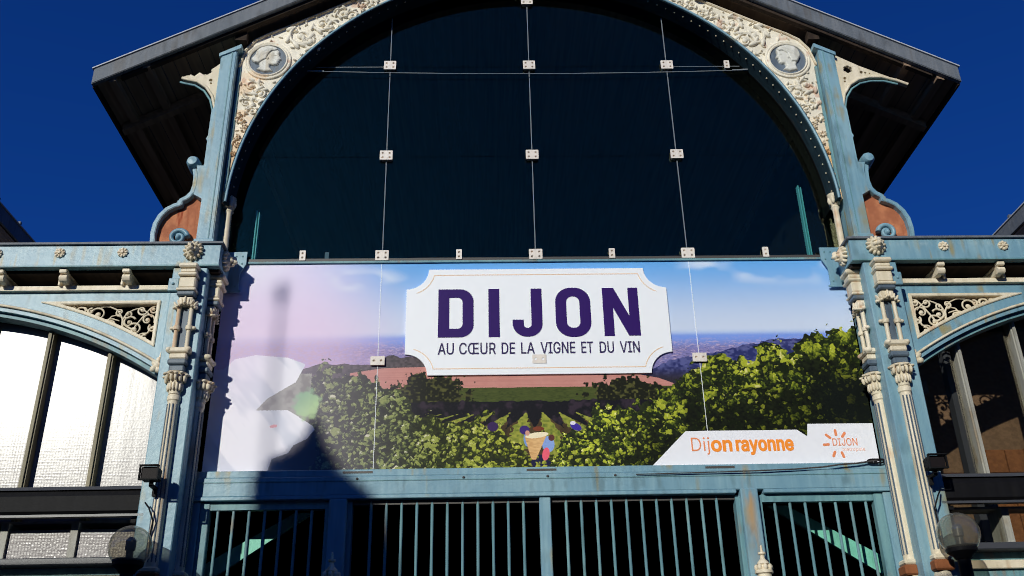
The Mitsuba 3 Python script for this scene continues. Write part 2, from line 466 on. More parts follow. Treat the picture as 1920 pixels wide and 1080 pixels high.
    ph = dr.abs(k * 1.35 - dr.floor(k * 1.35) - 0.5)
    rowt = 4.49 - dr.maximum(ph - 0.05, 0.0) * 0.30 + (n3 - 0.5) * 0.03
    row = sel(ph + (n3 - 0.5) * 0.25 < 0.27, mix(c(96, 112, 44), c(160, 160, 66), n3), mix(c(40, 34, 26), c(92, 72, 46), n2))
    col = sel((z < rowt) & (dr.abs(x) < 1.2), row, col)

    # bushes of vines in front
    xw, zw = x, z
    x = x + 0.05 * (fbm(xw * 11, zw * 11, 21.0, octaves=3) - 0.5)
    z = z + 0.05 * (fbm(xw * 11, zw * 11, 31.0, octaves=3) - 0.5)
    fine = noise(xw * 75, zw * 75, 12.0)
    i1, b1, q1 = leaf_layer(x, z, 0.031, 1, 0.62)
    i2, b2, q2 = leaf_layer(x + 0.031, z, 0.049, 2, 0.6)
    bl = plin(x, [(-2.5, 4.66), (-2.08, 4.94), (-1.84, 4.98), (-1.53, 4.82), (-1.31, 4.68), (-1.14, 4.55), (-0.8, 4.44), (-0.56, 4.43), (-0.36, 4.36), (-0.2, 4.22), (-0.08, 4.0), (0.0, 3.7)])
    br = plin(x, [(0.02, 3.7), (0.08, 4.07), (0.21, 4.26), (0.41, 4.41), (0.66, 4.52), (0.91, 4.61), (1.21, 4.66), (1.38, 4.89), (1.6, 5.02), (1.8, 5.0), (1.93, 5.02), (2.12, 5.15), (2.35, 5.12), (2.54, 5.23), (2.8, 5.27), (3.1, 5.27)])
    rag = (fbm(x * 8, z * 8, 4.0, octaves=2) - 0.5) * 0.24 + (fbm(x * 26, z * 26, 5.0, octaves=2) - 0.5) * 0.14
    inl = (z < bl + rag) & (x < 0.02) & (x > -2.45)
    inr = (z < br + rag) & (x > 0.0)
    gloom = dr.clip(0.5 + 0.8 * (fbm(x * 3.5, z * 3.5, 8.0, octaves=3) - 0.45), 0, 1)

    mid0 = smoothstep(1.2, 0.2, dr.abs(x))

    def paint(base, dk, md, lt, hi, i, b, q, cut):
        b = b + (fine - 0.5) * 0.4 + 0.17 + 0.12 * mid0
        g = mix(dk, md, smoothstep(0.25, 0.70, b))
        g = mix(g, lt, smoothstep(0.62, 1.05, b + (q - 0.5) * 0.4))
        g = mix(g, hi, smoothstep(0.93, 1.02, b) * smoothstep(0.55, 0.75, noise(xw * 40, zw * 40, 77.0)) * 0.8)
        return sel((i > 0.5) & (q > cut), g, base)

    mid = smoothstep(-1.5, -0.2, x)
    dk, md = mix(c(34, 40, 26), c(46, 54, 16), mid), mix(c(92, 104, 56), c(122, 132, 38), mid)
    lt, hi = mix(c(140, 148, 84), c(170, 174, 62), mid), mix(c(216, 208, 192), c(212, 208, 116), mid)
    L = mix(c(24, 28, 18), c(48, 54, 24), n3)
    up = smoothstep(-0.55, -0.05, z - bl)
    pl_ = smoothstep(0.38, 0.60, fbm(xw * 7.5, zw * 7.5, 51.0, octaves=3))
    gloom_l = gloom * (0.3 + 0.7 * pl_)
    L = paint(L, dk, md, lt, hi, i2, b2 - 0.30 + 0.42 * gloom_l, q2, 0.36 - 0.36 * gloom_l)
    L = paint(L, dk, md, lt, hi, i1, b1 - 0.18 + 0.28 * gloom_l, q1, 0.74 - 0.45 * gloom_l)
    i5, b5, q5 = leaf_layer(x - 0.02, z + 0.04, 0.074, 5, 0.58)
    L = paint(L, dk, md, lt, hi, i5, b5 - 0.18 + 0.25 * gloom_l, q5, sel(x < -0.6, 0.90 - 0.5 * up * pl_, 2.0))
    col = sel(inl, L, col)

    pock = smoothstep(0.40, 0.62, fbm(xw * 6.5, zw * 6.5, 41.0, octaves=3))     # open, sunlit clumps between dark pockets
    i3, b3, q3 = leaf_layer(x, z, 0.088, 3, 0.62)
    i4, b4, q4 = leaf_layer(x + 0.05, z + 0.02, 0.17, 4, 0.60)
    dk, md, lt, hi = c(26, 36, 14), c(88, 102, 30), c(156, 162, 48), c(206, 200, 128)
    big = smoothstep(0.9, 1.9, x)
    R = mix(c(14, 18, 12), c(38, 46, 22), n3)
    glo = dr.clip(gloom * 0.35 + smoothstep(-0.62, 0.02, z - br) * 0.80, 0, 1)
    glo = sel(x < 0.95, dr.clip(glo + 0.15, 0, 1), glo) * (0.25 + 0.75 * pock)
    R = paint(R, dk, md, lt, hi, i1, b1 - 0.36 + 0.36 * glo, q1, 0.62 - 0.4 * glo + 0.2 * big)
    R = paint(R, dk, md, lt, hi, i2, b2 - 0.36 + 0.38 * glo, q2, 0.80 - 0.6 * glo + 0.08 * big)
    R = paint(R, dk, md, lt, hi, i3, b3 - 0.30 + 0.36 * glo, q3, sel(x > 1.05, 0.95 - 0.75 * glo - 0.05 * big, 2.0))
    R = paint(R, dk, md, lt, hi, i4, b4 - 0.20 + 0.24 * glo, q4, sel((x > 1.5) & (z > br - 0.38), 0.92 - 0.64 * glo, 2.0))
    R = R * (0.45 + 0.65 * smoothstep(-0.60, -0.08, zw - br + 0.25 * (pock - 0.5)) + 0.5 * smoothstep(1.1, 0.4, x))
    R = mix(R, c(12, 18, 16), smoothstep(2.35, 2.75, x) * smoothstep(-0.25, -0.6, z - br) * 0.85)
    col = sel(inr, R, col)
    x, z = xw, zw

    # the grape picker: cap, shirt, tall basket on the back, red cloth, dark trousers
    def ell(cx, cz, rx, rz, rot=0.0):
        ca, sa = math.cos(rot), math.sin(rot)
        dx, dz = x - cx, z - cz
        return dr.square((dx * ca + dz * sa) / rx) + dr.square((dz * ca - dx * sa) / rz) < 1

    col = sel(ell(-0.015, 4.03, 0.09, 0.075), C(c(26, 26, 60)), col)
    col = sel(ell(-0.13, 4.25, 0.035, 0.07), C(c(120, 150, 200)), col)
    col = sel(ell(0.055, 4.20, 0.055, 0.075), C(c(134, 160, 214)), col)
    col = sel(ell(0.03, 4.11, 0.032, 0.06, -0.2), C(c(232, 96, 116)), col)
    hw = 0.02 + (z - 4.06) * 0.36
    lean = (z - 4.06) * 0.10
    col = sel((z > 4.06) & (z < 4.29 + (x + 0.05) * 0.12) & (dr.abs(x + 0.08 - lean) < hw), mix(c(188, 140, 88), c(228, 186, 130), dr.clip(0.5 + 2.2 * (x + 0.10 - lean) + 0.35 * (noise(x * 30, z * 110, 3.0) - 0.5) * 2, 0, 1)), col)
    col = sel(ell(-0.045, 4.285, 0.105, 0.026, 0.12), C(c(238, 224, 190)), col)
    col = sel(ell(-0.155, 4.335, 0.045, 0.042), C(c(60, 40, 110)), col)
    col = sel(ell(-0.13, 4.305, 0.02, 0.025), C(c(206, 150, 130)), col)
    col = sel(ell(0.085, 4.26, 0.028, 0.03), C(c(90, 50, 46)), col)
    col = sel(ell(-0.03, 4.345, 0.05, 0.022), C(c(120, 60, 40)), col)
    col = sel(ell(-0.44, 4.37, 0.05, 0.045), C(c(56, 36, 84)), col)
    col = sel(ell(0.31, 4.36, 0.055, 0.032, -0.5), C(c(60, 44, 150)), col)
    col = sel(ell(0.285, 4.395, 0.025, 0.018), C(c(226, 220, 236)), col)

    cov = (z < 4.05 + 0.10 * (fine - 0.5) + 0.35 * dr.abs(x + 0.02)) & (i2 > 0.5) & (q2 > 0.35) & (dr.abs(x) < 0.3)
    col = sel(cov, mix(c(44, 52, 18), c(160, 164, 60), smoothstep(0.4, 0.95, b2 + 0.1)), col)

    # pale shapes in the lower left corner of the artwork
    wt = plin(x, [(-3.2, 4.9), (-2.93, 4.93), (-2.82, 5.05), (-2.63, 5.09), (-2.33, 5.06), (-2.18, 5.0), (-2.1, 4.9)])
    wb = plin(x, [(-3.2, 3.9), (-2.62, 3.9), (-2.58, 4.55), (-2.49, 4.66), (-2.24, 4.82), (-2.16, 5.0), (-2.1, 5.2)])
    fold = fbm((x + z * 0.8) * 7, (z - x * 0.5) * 2.0, 13.0, octaves=3)
    pale = mix(c(206, 212, 222), c(240, 240, 244), smoothstep(0.3, 0.55, fold))
    lil = smoothstep(-2.25, -2.75, x) * smoothstep(4.3, 5.3, z)  # lilac of the painted glare, carried over the pale shapes
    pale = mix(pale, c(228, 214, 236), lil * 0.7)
    br2 = mix(c(112, 110, 96), c(150, 150, 136), smoothstep(0.3, 0.7, n2))
    col = sel((x < -2.1) & (z < 4.9) & (z > 4.3), br2, col)
    w1 = (z < wt) & (z > wb) & (x < -2.12)
    wt2 = plin(x, [(-2.7, 4.55), (-2.29, 4.55), (-2.06, 4.40), (-2.0, 4.3)])
    wb2 = plin(x, [(-2.7, 3.9), (-2.45, 3.9), (-2.4, 4.1), (-2.26, 4.15), (-2.22, 4.22), (-2.1, 4.28), (-2.0, 4.42)])
    w2 = (z < wt2) & (z > wb2) & (x < -2.03)
    col = sel(w1 | w2 | (x < -2.62) & (z < 4.95), pale, col)
    col = sel((x < -2.02 + rag * 0.8) & ~w2 & (x > -2.62) & (z < 4.4), mix(c(70, 74, 66), c(170, 172, 164), smoothstep(-2.2, -2.6, x)), col)
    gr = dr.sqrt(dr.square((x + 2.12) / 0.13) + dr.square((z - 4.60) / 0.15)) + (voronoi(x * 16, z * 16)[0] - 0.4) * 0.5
    col = mix(col, mix(c(120, 176, 126), c(178, 214, 140), smoothstep(-0.2, 0.2, (x + 2.12) - (z - 4.62))), smoothstep(1.1, 0.7, gr) * 0.85)  # soft green lens flare painted into the print
    rd = dr.sqrt(dr.square(x + 2.4) + dr.square((z - 4.38) * 1.4)) < 0.05
    col = sel(rd & (n2 > 0.5), C(c(226, 150, 150)), col)
    # veiling glare on the left, painted into the print as a lilac haze
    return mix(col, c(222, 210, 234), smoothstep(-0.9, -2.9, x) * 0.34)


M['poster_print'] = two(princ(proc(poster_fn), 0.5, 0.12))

# ------------------------------------------------------------------ the setting
def ground():
    key = newkey('ground')
    scene[key] = mikit.ply(bx(-150, 150, -150, 150, -0.3, 0.0), 'asphalt')
    labels[key] = {'kind': 'structure'}


ground()

# ------------------------------------------------------------------ the hall
HALL = thing('market_hall', 'iron and glass market hall with pale blue frame, cream ornaments and big glazed arch', 'building')
AZ, AR = 6.52, 2.995          # arch centre height and radius
EAVE_X, EAVE_Z, SLOPE = 4.46, 7.90, 0.545
FY = -0.42                    # plane of the barge board and of the piers


def under(x):                 # underside of the roof at the barge board
    return EAVE_Z + (EAVE_X - abs(x)) * SLOPE


# roof: deck, barge boards, boarded soffit with purlins
apex = under(0)
ROOF = part('roof', [extx([(FY + 0.03, 0), (12, 0), (12, 0.02), (FY + 0.03, 0.02)], 0, 0.1)], 'slate', HALL) if False else newkey('roof', HALL)
deck = []
for s in (1, -1):
    th = 0.13
    P = Polygon([(0, apex + 0.05), (EAVE_X - 0.02, EAVE_Z + 0.06), (EAVE_X - 0.02, EAVE_Z + 0.06 + th), (0, apex + 0.05 + th)])
    deck.append(mir(ext(P, FY + 0.05, 12), s))
scene[ROOF] = mikit.ply(cat(deck), 'slate')
for s in (1, -1):
    P = Polygon([(0, apex), (EAVE_X, EAVE_Z), (EAVE_X, EAVE_Z + 0.185), (0, apex + 0.185)])
    part('barge_board', mir(ext_b(P, FY, FY + 0.05, 0.006), s), 'fascia_grey', ROOF)
    P2 = Polygon([(0, apex + 0.19), (EAVE_X + 0.015, EAVE_Z + 0.19 - 0.008), (EAVE_X + 0.015, EAVE_Z + 0.195), (0, apex + 0.203)])
    part('edge_strip', mir(ext(P2, FY - 0.012, FY + 0.06), s), 'zinc_edge', ROOF)
    # side eave board
    part('eave_board', mir(bx(EAVE_X - 0.018, EAVE_X + 0.004, FY + 0.052, 12, EAVE_Z - 0.01, EAVE_Z + 0.18), s), 'beam_wood', ROOF)
    # soffit planks run front to back
    xs = np.arange(3.16, EAVE_X - 0.05, 0.118)
    for i, x0 in enumerate(xs):
        x1 = min(x0 + 0.110, EAVE_X - 0.022)
        dz = rng.uniform(-0.004, 0.004)
        P = Polygon([(x0, under(x0) + 0.045 + dz), (x1, under(x1) + 0.045 + dz), (x1, under(x1) + 0.058), (x0, under(x0) + 0.058)])
        part('soffit_plank', mir(ext(P, FY + 0.055, 9), s), 'soffit_wood', ROOF)
    P = Polygon([(0, apex + 0.03), (3.15, under(3.15) + 0.03), (3.15, under(3.15) + 0.049), (0, apex + 0.049)])
    part('soffit_lining', mir(ext(P, FY + 0.055, 11.9), s), 'soffit_wood', ROOF)
    for x0 in (4.28, 3.96):
        P = Polygon([(x0 - 0.035, under(x0) - 0.02), (x0 + 0.035, under(x0) - 0.04), (x0 + 0.035, under(x0) + 0.05), (x0 - 0.035, under(x0) + 0.05)])
        part('purlin', mir(ext(P, FY + 0.055, 9), s), 'soffit_wood', ROOF)
    for y0 in (0.35, 2.0, 3.7):
        P = Polygon([(3.28, under(3.28) - 0.10), (EAVE_X - 0.06, under(EAVE_X - 0.06) - 0.07), (EAVE_X - 0.06, under(EAVE_X - 0.06) + 0.03), (3.28, under(3.28) + 0.03)])
        part('rafter', mir(ext(P, y0, y0 + 0.09), s), 'soffit_wood', ROOF)
    # inner barge timber behind the board, and purlin ends
    P = Polygon([(0, apex - 0.06), (4.2, under(4.2) - 0.03), (4.2, under(4.2) + 0.03), (0, apex + 0.03)])
    part('barge_timber', mir(ext(P, FY + 0.056, FY + 0.11), s), 'beam_wood', ROOF)
    for x0 in (3.05, 1.9):
        part('purlin_end', mir(bx(x0 - 0.06, x0 + 0.06, FY + 0.112, FY + 0.2, under(x0) - 0.12, under(x0) - 0.0), s), 'beam_wood', ROOF)

# outer walls, aisle roofs, floor and back wall of the hall (closed, dark inside)
inner = []
for s in (1, -1):
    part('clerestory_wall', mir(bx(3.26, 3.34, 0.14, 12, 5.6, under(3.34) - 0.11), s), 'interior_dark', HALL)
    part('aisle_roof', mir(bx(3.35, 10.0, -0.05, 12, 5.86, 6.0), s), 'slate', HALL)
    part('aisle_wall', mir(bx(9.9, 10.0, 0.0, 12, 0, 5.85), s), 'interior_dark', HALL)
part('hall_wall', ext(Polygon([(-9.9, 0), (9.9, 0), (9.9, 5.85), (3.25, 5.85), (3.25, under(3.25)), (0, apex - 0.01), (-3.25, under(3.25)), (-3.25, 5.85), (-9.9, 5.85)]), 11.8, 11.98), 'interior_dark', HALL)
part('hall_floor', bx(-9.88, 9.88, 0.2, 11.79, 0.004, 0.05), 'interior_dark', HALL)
# gable posts
POSTS = []
for s in (1, -1):
    P = Polygon([(3.075, 6.0), (3.235, 6.0), (3.235, under(3.235) - 0.19), (3.075, under(3.075) - 0.19)])
    k = part('gable_post', mir(ext_b(P, -0.30, 0.12, 0.008), s), 'blue_paint', HALL)
    part('fillet', mir(bx(3.115, 3.125, -0.306, -0.301, 6.1, 8.40), s), 'blue_dull', k)
    part('post_head', mir(ext(Polygon([(3.03, 8.44), (3.25, 8.33), (3.25, 8.37), (3.03, 8.49)]), -0.315, -0.2), s), 'blue_paint', k)
    part('post_foot', mir(rbx(3.055, 3.25, -0.325, 0.1, 6.085, 6.16, 0.008), s), 'blue_paint', k)
    riv = [blob(3.075 - 0.002, -0.16, z, 0.006, 0.006, 0.006, sub=1) for z in np.arange(6.7, 8.3, 0.085)]
    part('rivet_row', mir(riv, s), 'cream_paint', k, kind='stuff')
    POSTS.append(k)
    # colonnette between post and glass
    q = part('colonnette', mir(lathe([(0, 6.05), (0.05, 6.05), (0.05, 6.09), (0.032, 6.12), (0.03, 6.52), (0.045, 6.55), (0.03, 6.57), (0.055, 6.66), (0.06, 6.70), (0, 6.70)], (3.0, -0.14, 0), n=14), s), 'cream_paint', HALL, smooth=35)
    part('leaf_cap', mir([blob(3.0 + 0.045 * math.cos(a), -0.14 + 0.045 * math.sin(a), 6.63, 0.02, 0.02, 0.045) for a in np.linspace(0, 2 * PI, 7)[:-1]], s), 'cream_paint', q, smooth=True)

# arch: iron rim with the reveal behind it
A = part('arch_rim', ext(unary_union([Polygon(arc(0, AZ, AR + 0.045, 1.5, 178.5, 120) + arc(0, AZ, AR, 178.5, 1.5, 120))]), -0.252, -0.02), 'reveal_shaded', HALL, smooth=30)
part('backing_ring', ext(Polygon(arc(0, AZ, AR + 0.045, 1.5, 178.5, 120) + arc(0, AZ, AR, 178.5, 1.5, 120)), -0.018, 0.16), 'interior_dark', A, smooth=30)  # dark matte ring stands in for the shade deep in the reveal
part('rim_bead', [tube([(x, -0.262, z) for x, z in arc(0, AZ, AR + 0.018, 1.5, 178.5, 100)], 0.014, 8)], 'blue_paint', A, smooth=True)
part('rivet_row', [blob((AR - 0.002) * math.cos(a), y, AZ + (AR - 0.002) * math.sin(a), 0.009, 0.009, 0.009, sub=1) for a in np.radians(np.arange(4, 177, 2.05)) for y in (-0.17,)], 'cream_paint', A, kind='stuff')

# spandrels with medallions and scrollwork
TOPLINE = [(1.15, under(1.15) - 0.10), (2.06, under(2.06) - 0.10), (2.60, under(2.60) - 0.10), (2.80, 8.715), (2.93, 8.63), (3.02, 8.50), (3.068, 8.30)]
PORTRAIT_A = [(0, .80), (.30, .72), (.47, .60), (.56, .46), (.53, .30), (.58, .18), (.67, .02), (.56, -.02), (.57, -.09), (.52, -.13), (.53, -.2), (.47, -.29), (.30, -.33), (.12, -.30), (.12, -.45), (.28, -.68), (-.1, -.72), (-.52, -.58), (-.36, -.42), (-.40, -.25), (-.62, -.18), (-.76, -.02), (-.74, .18), (-.60, .28), (-.56, .52), (-.36, .70)]
PORTRAIT_B = [(.02, .80), (-.28, .72), (-.50, .62), (-.54, .40), (-.50, .28), (-.60, .10), (-.58, .02), (-.48, 0), (-.52, -.10), (-.46, -.14), (-.48, -.24), (-.36, -.32), (-.20, -.28), (-.14, -.48), (-.30, -.64), (.0, -.76), (.40, -.66), (.34, -.40), (.42, -.16), (.56, .02), (.60, .30), (.52, .58), (.30, .76)]
MED = (2.765, 8.355, 0.198)
for s in (1, -1):
    inside = Polygon([(3.068, 6.62)] + arc(0, AZ, AR + 0.004, 2, 67, 60) + TOPLINE)
    S = part('spandrel', mir(ext(inside, -0.20, -0.12), s), 'spandrel_paint', HALL)
    edge = LineString(TOPLINE).buffer(0.022).intersection(inside)
    part('edge_moulding', mir(ext_b(edge, -0.225, -0.201, 0.006), s), 'cream_paint', S)
    e2 = LineString([(3.045, 6.75), (3.05, 8.25)]).buffer(0.014)
    part('edge_moulding', mir(ext_b(e2, -0.222, -0.201, 0.005), s), 'blue_dull', S)
    mx, mz, mr = MED
    part('medallion_ground', mir(lathe([(0.0, 0.008), (mr * 0.98, 0.008), (mr * 0.98, -0.005)], (mx, -0.201, mz), 'y', 40), s), 'medallion_paint', S)
    ring = lathe([(mr * 0.97, 0.0), (mr * 0.98, 0.024), (mr * 1.04, 0.030), (mr * 1.10, 0.014), (mr * 1.16, 0.022), (mr * 1.22, 0.018), (mr * 1.24, 0.0)], (mx, -0.201, mz), 'y', 48)
    part('medallion_ring', mir(ring, s), 'spandrel_paint', S, smooth=40)
    pts = PORTRAIT_B if s == 1 else PORTRAIT_A
    mxx = mx * s
    head = Polygon([(mxx + a * mr * 1.08, mz + b * mr * 1.08) for a, b in pts]).buffer(0.006).buffer(-0.003)
    sg = 1 if s == -1 else -1          # which way the face looks
    hm = [relief(head, -0.208, 0.026, 0.026, 0.0055)]
    hair = [(-.80, .0), (-.62, .26), (-.56, .52), (-.36, .72), (0, .82), (.32, .74), (.47, .60), (.36, .52), (.16, .50), (.02, .30), (-.06, .02), (-.20, -.06), (-.40, -.22), (-.62, -.18)]
    if s == 1:
        hair = [(-.62, .16), (-.56, .50), (-.36, .74), (0, .82), (.30, .74), (.50, .60), (.42, .44), (.22, .46), (.02, .30), (-.02, .10), (-.12, -.22), (-.42, -.20)]
    hp = Polygon([(mxx + sg * a * mr * 1.08, mz + b * mr * 1.08) for a, b in hair]).buffer(0.003).intersection(head.buffer(0.004))
    hp = max(getattr(hp, 'geoms', [hp]), key=lambda g: g.area)
    hm.append(relief(hp, -0.226, 0.022, 0.02, 0.0055))
    for k in range(4):
        q = LineString([(mxx + sg * mr * (-.50 + .13 * k), mz + mr * (.02 + .10 * k)), (mxx + sg * mr * (-.30 + .16 * k), mz + mr * (.42 + .06 * k)), (mxx + sg * mr * (.02 + .11 * k), mz + mr * (.66 + .02 * k))])
        hm.append(tube([(x, -0.247, z) for x, z in q.coords], 0.006, 5))
    hm.append(blob(mxx + sg * mr * .40, -0.236, mz + mr * .26, 0.016, 0.006, 0.005))
    hm.append(blob(mxx + sg * mr * .0, -0.240, mz + mr * .06, 0.010, 0.008, 0.018))
    part('portrait', hm, 'portrait_paint', S, smooth=40)
    # scrollwork on the lower arm and on the upper arm
    rl = random.Random(21 + s)
    Y0 = -0.206

    def acanthus(cx, cz, r, a0, hand):
        ms = [tube(spiral(cx, cz, r, 1.25, a0, hand, Y0, 26), np.linspace(0.017, 0.009, 26) * (0.5 + r / 0.16), 7, flat=1.2)]
        ms.append(blob(cx, Y0 - 0.006, cz, r * 0.27, 0.022, r * 0.27))
        for k in range(5):
            a = a0 + hand * (0.35 + 0.95 * k)
            R = r * (1.12 - 0.09 * k)
            ms.append(blob(cx + R * math.cos(a), Y0 - 0.004, cz + R * math.sin(a), r * 0.42, 0.026, r * 0.20, rot=a + hand * 1.0))
        return ms

    pos = []
    for i, z in enumerate(np.linspace(8.02, 7.18, 9)):
        xi = math.sqrt(AR ** 2 - (z - AZ) ** 2) + 0.05
        w = 3.03 - xi
        fr = 0.30 if i % 2 else 0.68
        pos.append((xi + w * fr, z, max(0.026, 0.27 * w), i))
    for i, x in enumerate(np.linspace(2.44, 1.38, 11)):
        lo = AZ + math.sqrt(AR ** 2 - x * x) + 0.05
        hi = under(x) - 0.13
        w = hi - lo
        fr = 0.34 if i % 2 else 0.66
        pos.append((x, lo + w * fr, max(0.030, 0.24 * w), i))
    for x, z, r, i in pos:
        part('acanthus_scroll', mir(acanthus(x, z, r, rl.uniform(0, 6.28), 1 if i % 2 else -1), s), 'spandrel_paint', S, smooth=50)
    fil = []
    while len(fil) < 100:
        x, z = rl.uniform(1.3, 3.04), rl.uniform(6.9, 9.4)
        if inside.buffer(-0.035).contains(Point(x, z)) and math.hypot(x - mx, z - mz) > mr * 1.30:
            fil.append(blob(x, Y0, z, rl.uniform(0.010, 0.030), rl.uniform(0.012, 0.026), rl.uniform(0.006, 0.012), rot=rl.uniform(0, 3.1), sub=1))
    part('small_leaves', mir(fil, s), 'spandrel_paint', S, smooth=True, kind='stuff')

# brackets under the eaves
for s in (1, -1):
    lowc = [(3.237, 7.62), (3.245, 7.72), (3.285, 7.86), (3.36, 7.975), (3.46, 8.045), (3.58, 8.075), (3.72, 8.075), (3.86, 8.035), (3.98, 7.98)]
    lowc = lowc if s == 1 else lowc[:6] + [(3.62, 8.09)]
    P = Polygon([(3.237, 8.40)] + lowc + [(3.99, 8.0), (3.72, 8.13), (3.50, 8.24)]) if s == 1 else Polygon([(3.237, 8.30)] + lowc + [(3.62, 8.115), (3.54, 8.15), (3.50, 8.125), (3.45, 8.175), (3.40, 8.14), (3.36, 8.20), (3.31, 8.23)])
    q4 = unary_union([Point(3.375 + 0.030 * math.cos(a), 8.195 + 0.030 * math.sin(a)).buffer(0.021) for a in np.arange(0.4, 6.6, PI / 3)] + [Point(3.375, 8.195).buffer(0.026)])
    holes = unary_union([q4, Point(3.515, 8.155).buffer(0.019), Point(3.555, 8.147).buffer(0.012), Point(3.325, 8.075).buffer(0.018), Point(3.318, 8.035).buffer(0.012), Point(3.60, 8.138).buffer(0.008)])
    B = part('eave_bracket', mir(ext(P.difference(holes).buffer(0), -0.245, -0.205), s), 'cream_paint', HALL)
    part('arc_moulding', mir([tube([(x, -0.25, z + 0.01) for x, z in lowc], 0.016, 8)], s), 'cream_paint', B, smooth=True)
    part('moulding', mir([tube([(x + 0.018, -0.235, z - 0.032) for x, z in lowc[:8]], 0.012, 8)], s), 'blue_dull', B, smooth=True)
    st = Polygon([(3.236, 7.0), (3.262, 7.0), (3.262, 7.30), (3.278, 7.32), (3.262, 7.36), (3.262, 7.66), (3.236, 7.72)])
    part('stem', mir(ext(st, -0.28, -0.18), s), 'blue_paint', B)

    # scrolled console at the foot of the gable post
    outer = [(3.36, 7.02), (3.335, 6.90), (3.33, 6.80), (3.345, 6.71), (3.385, 6.655), (3.44, 6.62), (3.455, 6.575), (3.50, 6.56), (3.565, 6.52), (3.62, 6.45), (3.655, 6.36), (3.665, 6.25), (3.65, 6.10)]
    web = Polygon([(3.237, 7.0)] + [(x - 0.01, z) for x, z in outer] + [(3.237, 6.08)])
    N = part('scroll_console', mir(ext(web.intersection(sbox(3.2, 6.0, 3.8, 6.69)), -0.20, -0.16), s), 'rust_panel', HALL)
    ol = LineString(outer)
    rim = unary_union([ol.buffer(0.022, cap_style=2), sbox(3.425, 6.565, 3.475, 6.615)])
    part('console_rim', mir(ext_b(rim, -0.265, -0.15, 0.006), s), 'blue_paint', N)
    part('console_neck', mir(ext(Polygon([(3.237, 7.0), (3.33, 7.0), (3.305, 6.9), (3.305, 6.78), (3.32, 6.67), (3.237, 6.62)]), -0.285, -0.12), s), 'blue_paint', N)
    part('knob', mir([lathe([(0, 0.20), (0.045, 0.195), (0.062, 0.17), (0.066, 0.1), (0.066, 0.0)], (3.372, -0.12, 7.045), 'y', 24)], s), 'blue_paint', N, smooth=40)
    vol = spiral(3.42, 6.21, 0.088, 1.35, PI * 0.98, -1, -0.245, 40, 0.3)
    part('volute', mir([tube(vol, np.linspace(0.026, 0.016, 40), 8, flat=1.3), blob(3.42, -0.24, 6.21, 0.03, 0.045, 0.03)], s), 'blue_paint', N, smooth=True)

# ------------------------------------------------------------------ entablature beams, corbels
def rosette(x, y, z, r=0.05):
    ms = [lathe([(0, 0.034), (r * 0.25, 0.032), (r * 0.36, 0.018), (r * 0.4, 0.0)], (x, y, z), 'y', 14),
          lathe([(r * 0.3, 0.012), (r * 0.9, 0.012), (r * 0.98, 0.0)], (x, y, z), 'y', 16)]
    for k in range(8):
        a = k * PI / 4
        ms.append(blob(x + r * 0.68 * math.cos(a), y - 0.012, z + r * 0.68 * math.sin(a), r * 0.34, 0.014, r * 0.22, rot=a, sub=1))
    return ms


def lion(x, y, z, r=0.075):
    ms = [blob(x, y - 0.02, z, r * 0.85, 0.055, r)]
    for k in range(13):
        a = k * 2 * PI / 13
        ms.append(blob(x + r * 0.95 * math.cos(a), y - 0.012, z + r * 1.02 * math.sin(a), r * 0.36, 0.03, r * 0.22, rot=a, sub=1))
    ms += [blob(x, y - 0.085, z - r * 0.18, r * 0.34, 0.04, r * 0.30), blob(x, y - 0.08, z + r * 0.22, r * 0.16, 0.035, r * 0.45),
           blob(x - r * 0.36, y - 0.062, z + r * 0.36, r * 0.30, 0.02, r * 0.14, 0.3), blob(x + r * 0.36, y - 0.062, z + r * 0.36, r * 0.30, 0.02, r * 0.14, -0.3),
           blob(x - r * 0.42, y - 0.06, z - r * 0.10, r * 0.24, 0.03, r * 0.30), blob(x + r * 0.42, y - 0.06, z - r * 0.10, r * 0.24, 0.03, r * 0.30),
           blob(x, y - 0.07, z - r * 0.62, r * 0.28, 0.03, r * 0.16)]
    return ms


def turn_inward(ms, x, y):
    """turn a relief that faces the street (about the vertical line through x, y) so that it faces the middle of the front"""
    m = cat(ms).copy()
    v = np.array(m.vertices)
    dx, dy = v[:, 0] - x, v[:, 1] - y
    v[:, 0], v[:, 1] = x + dy, y - dx
    m.vertices = v
    return m


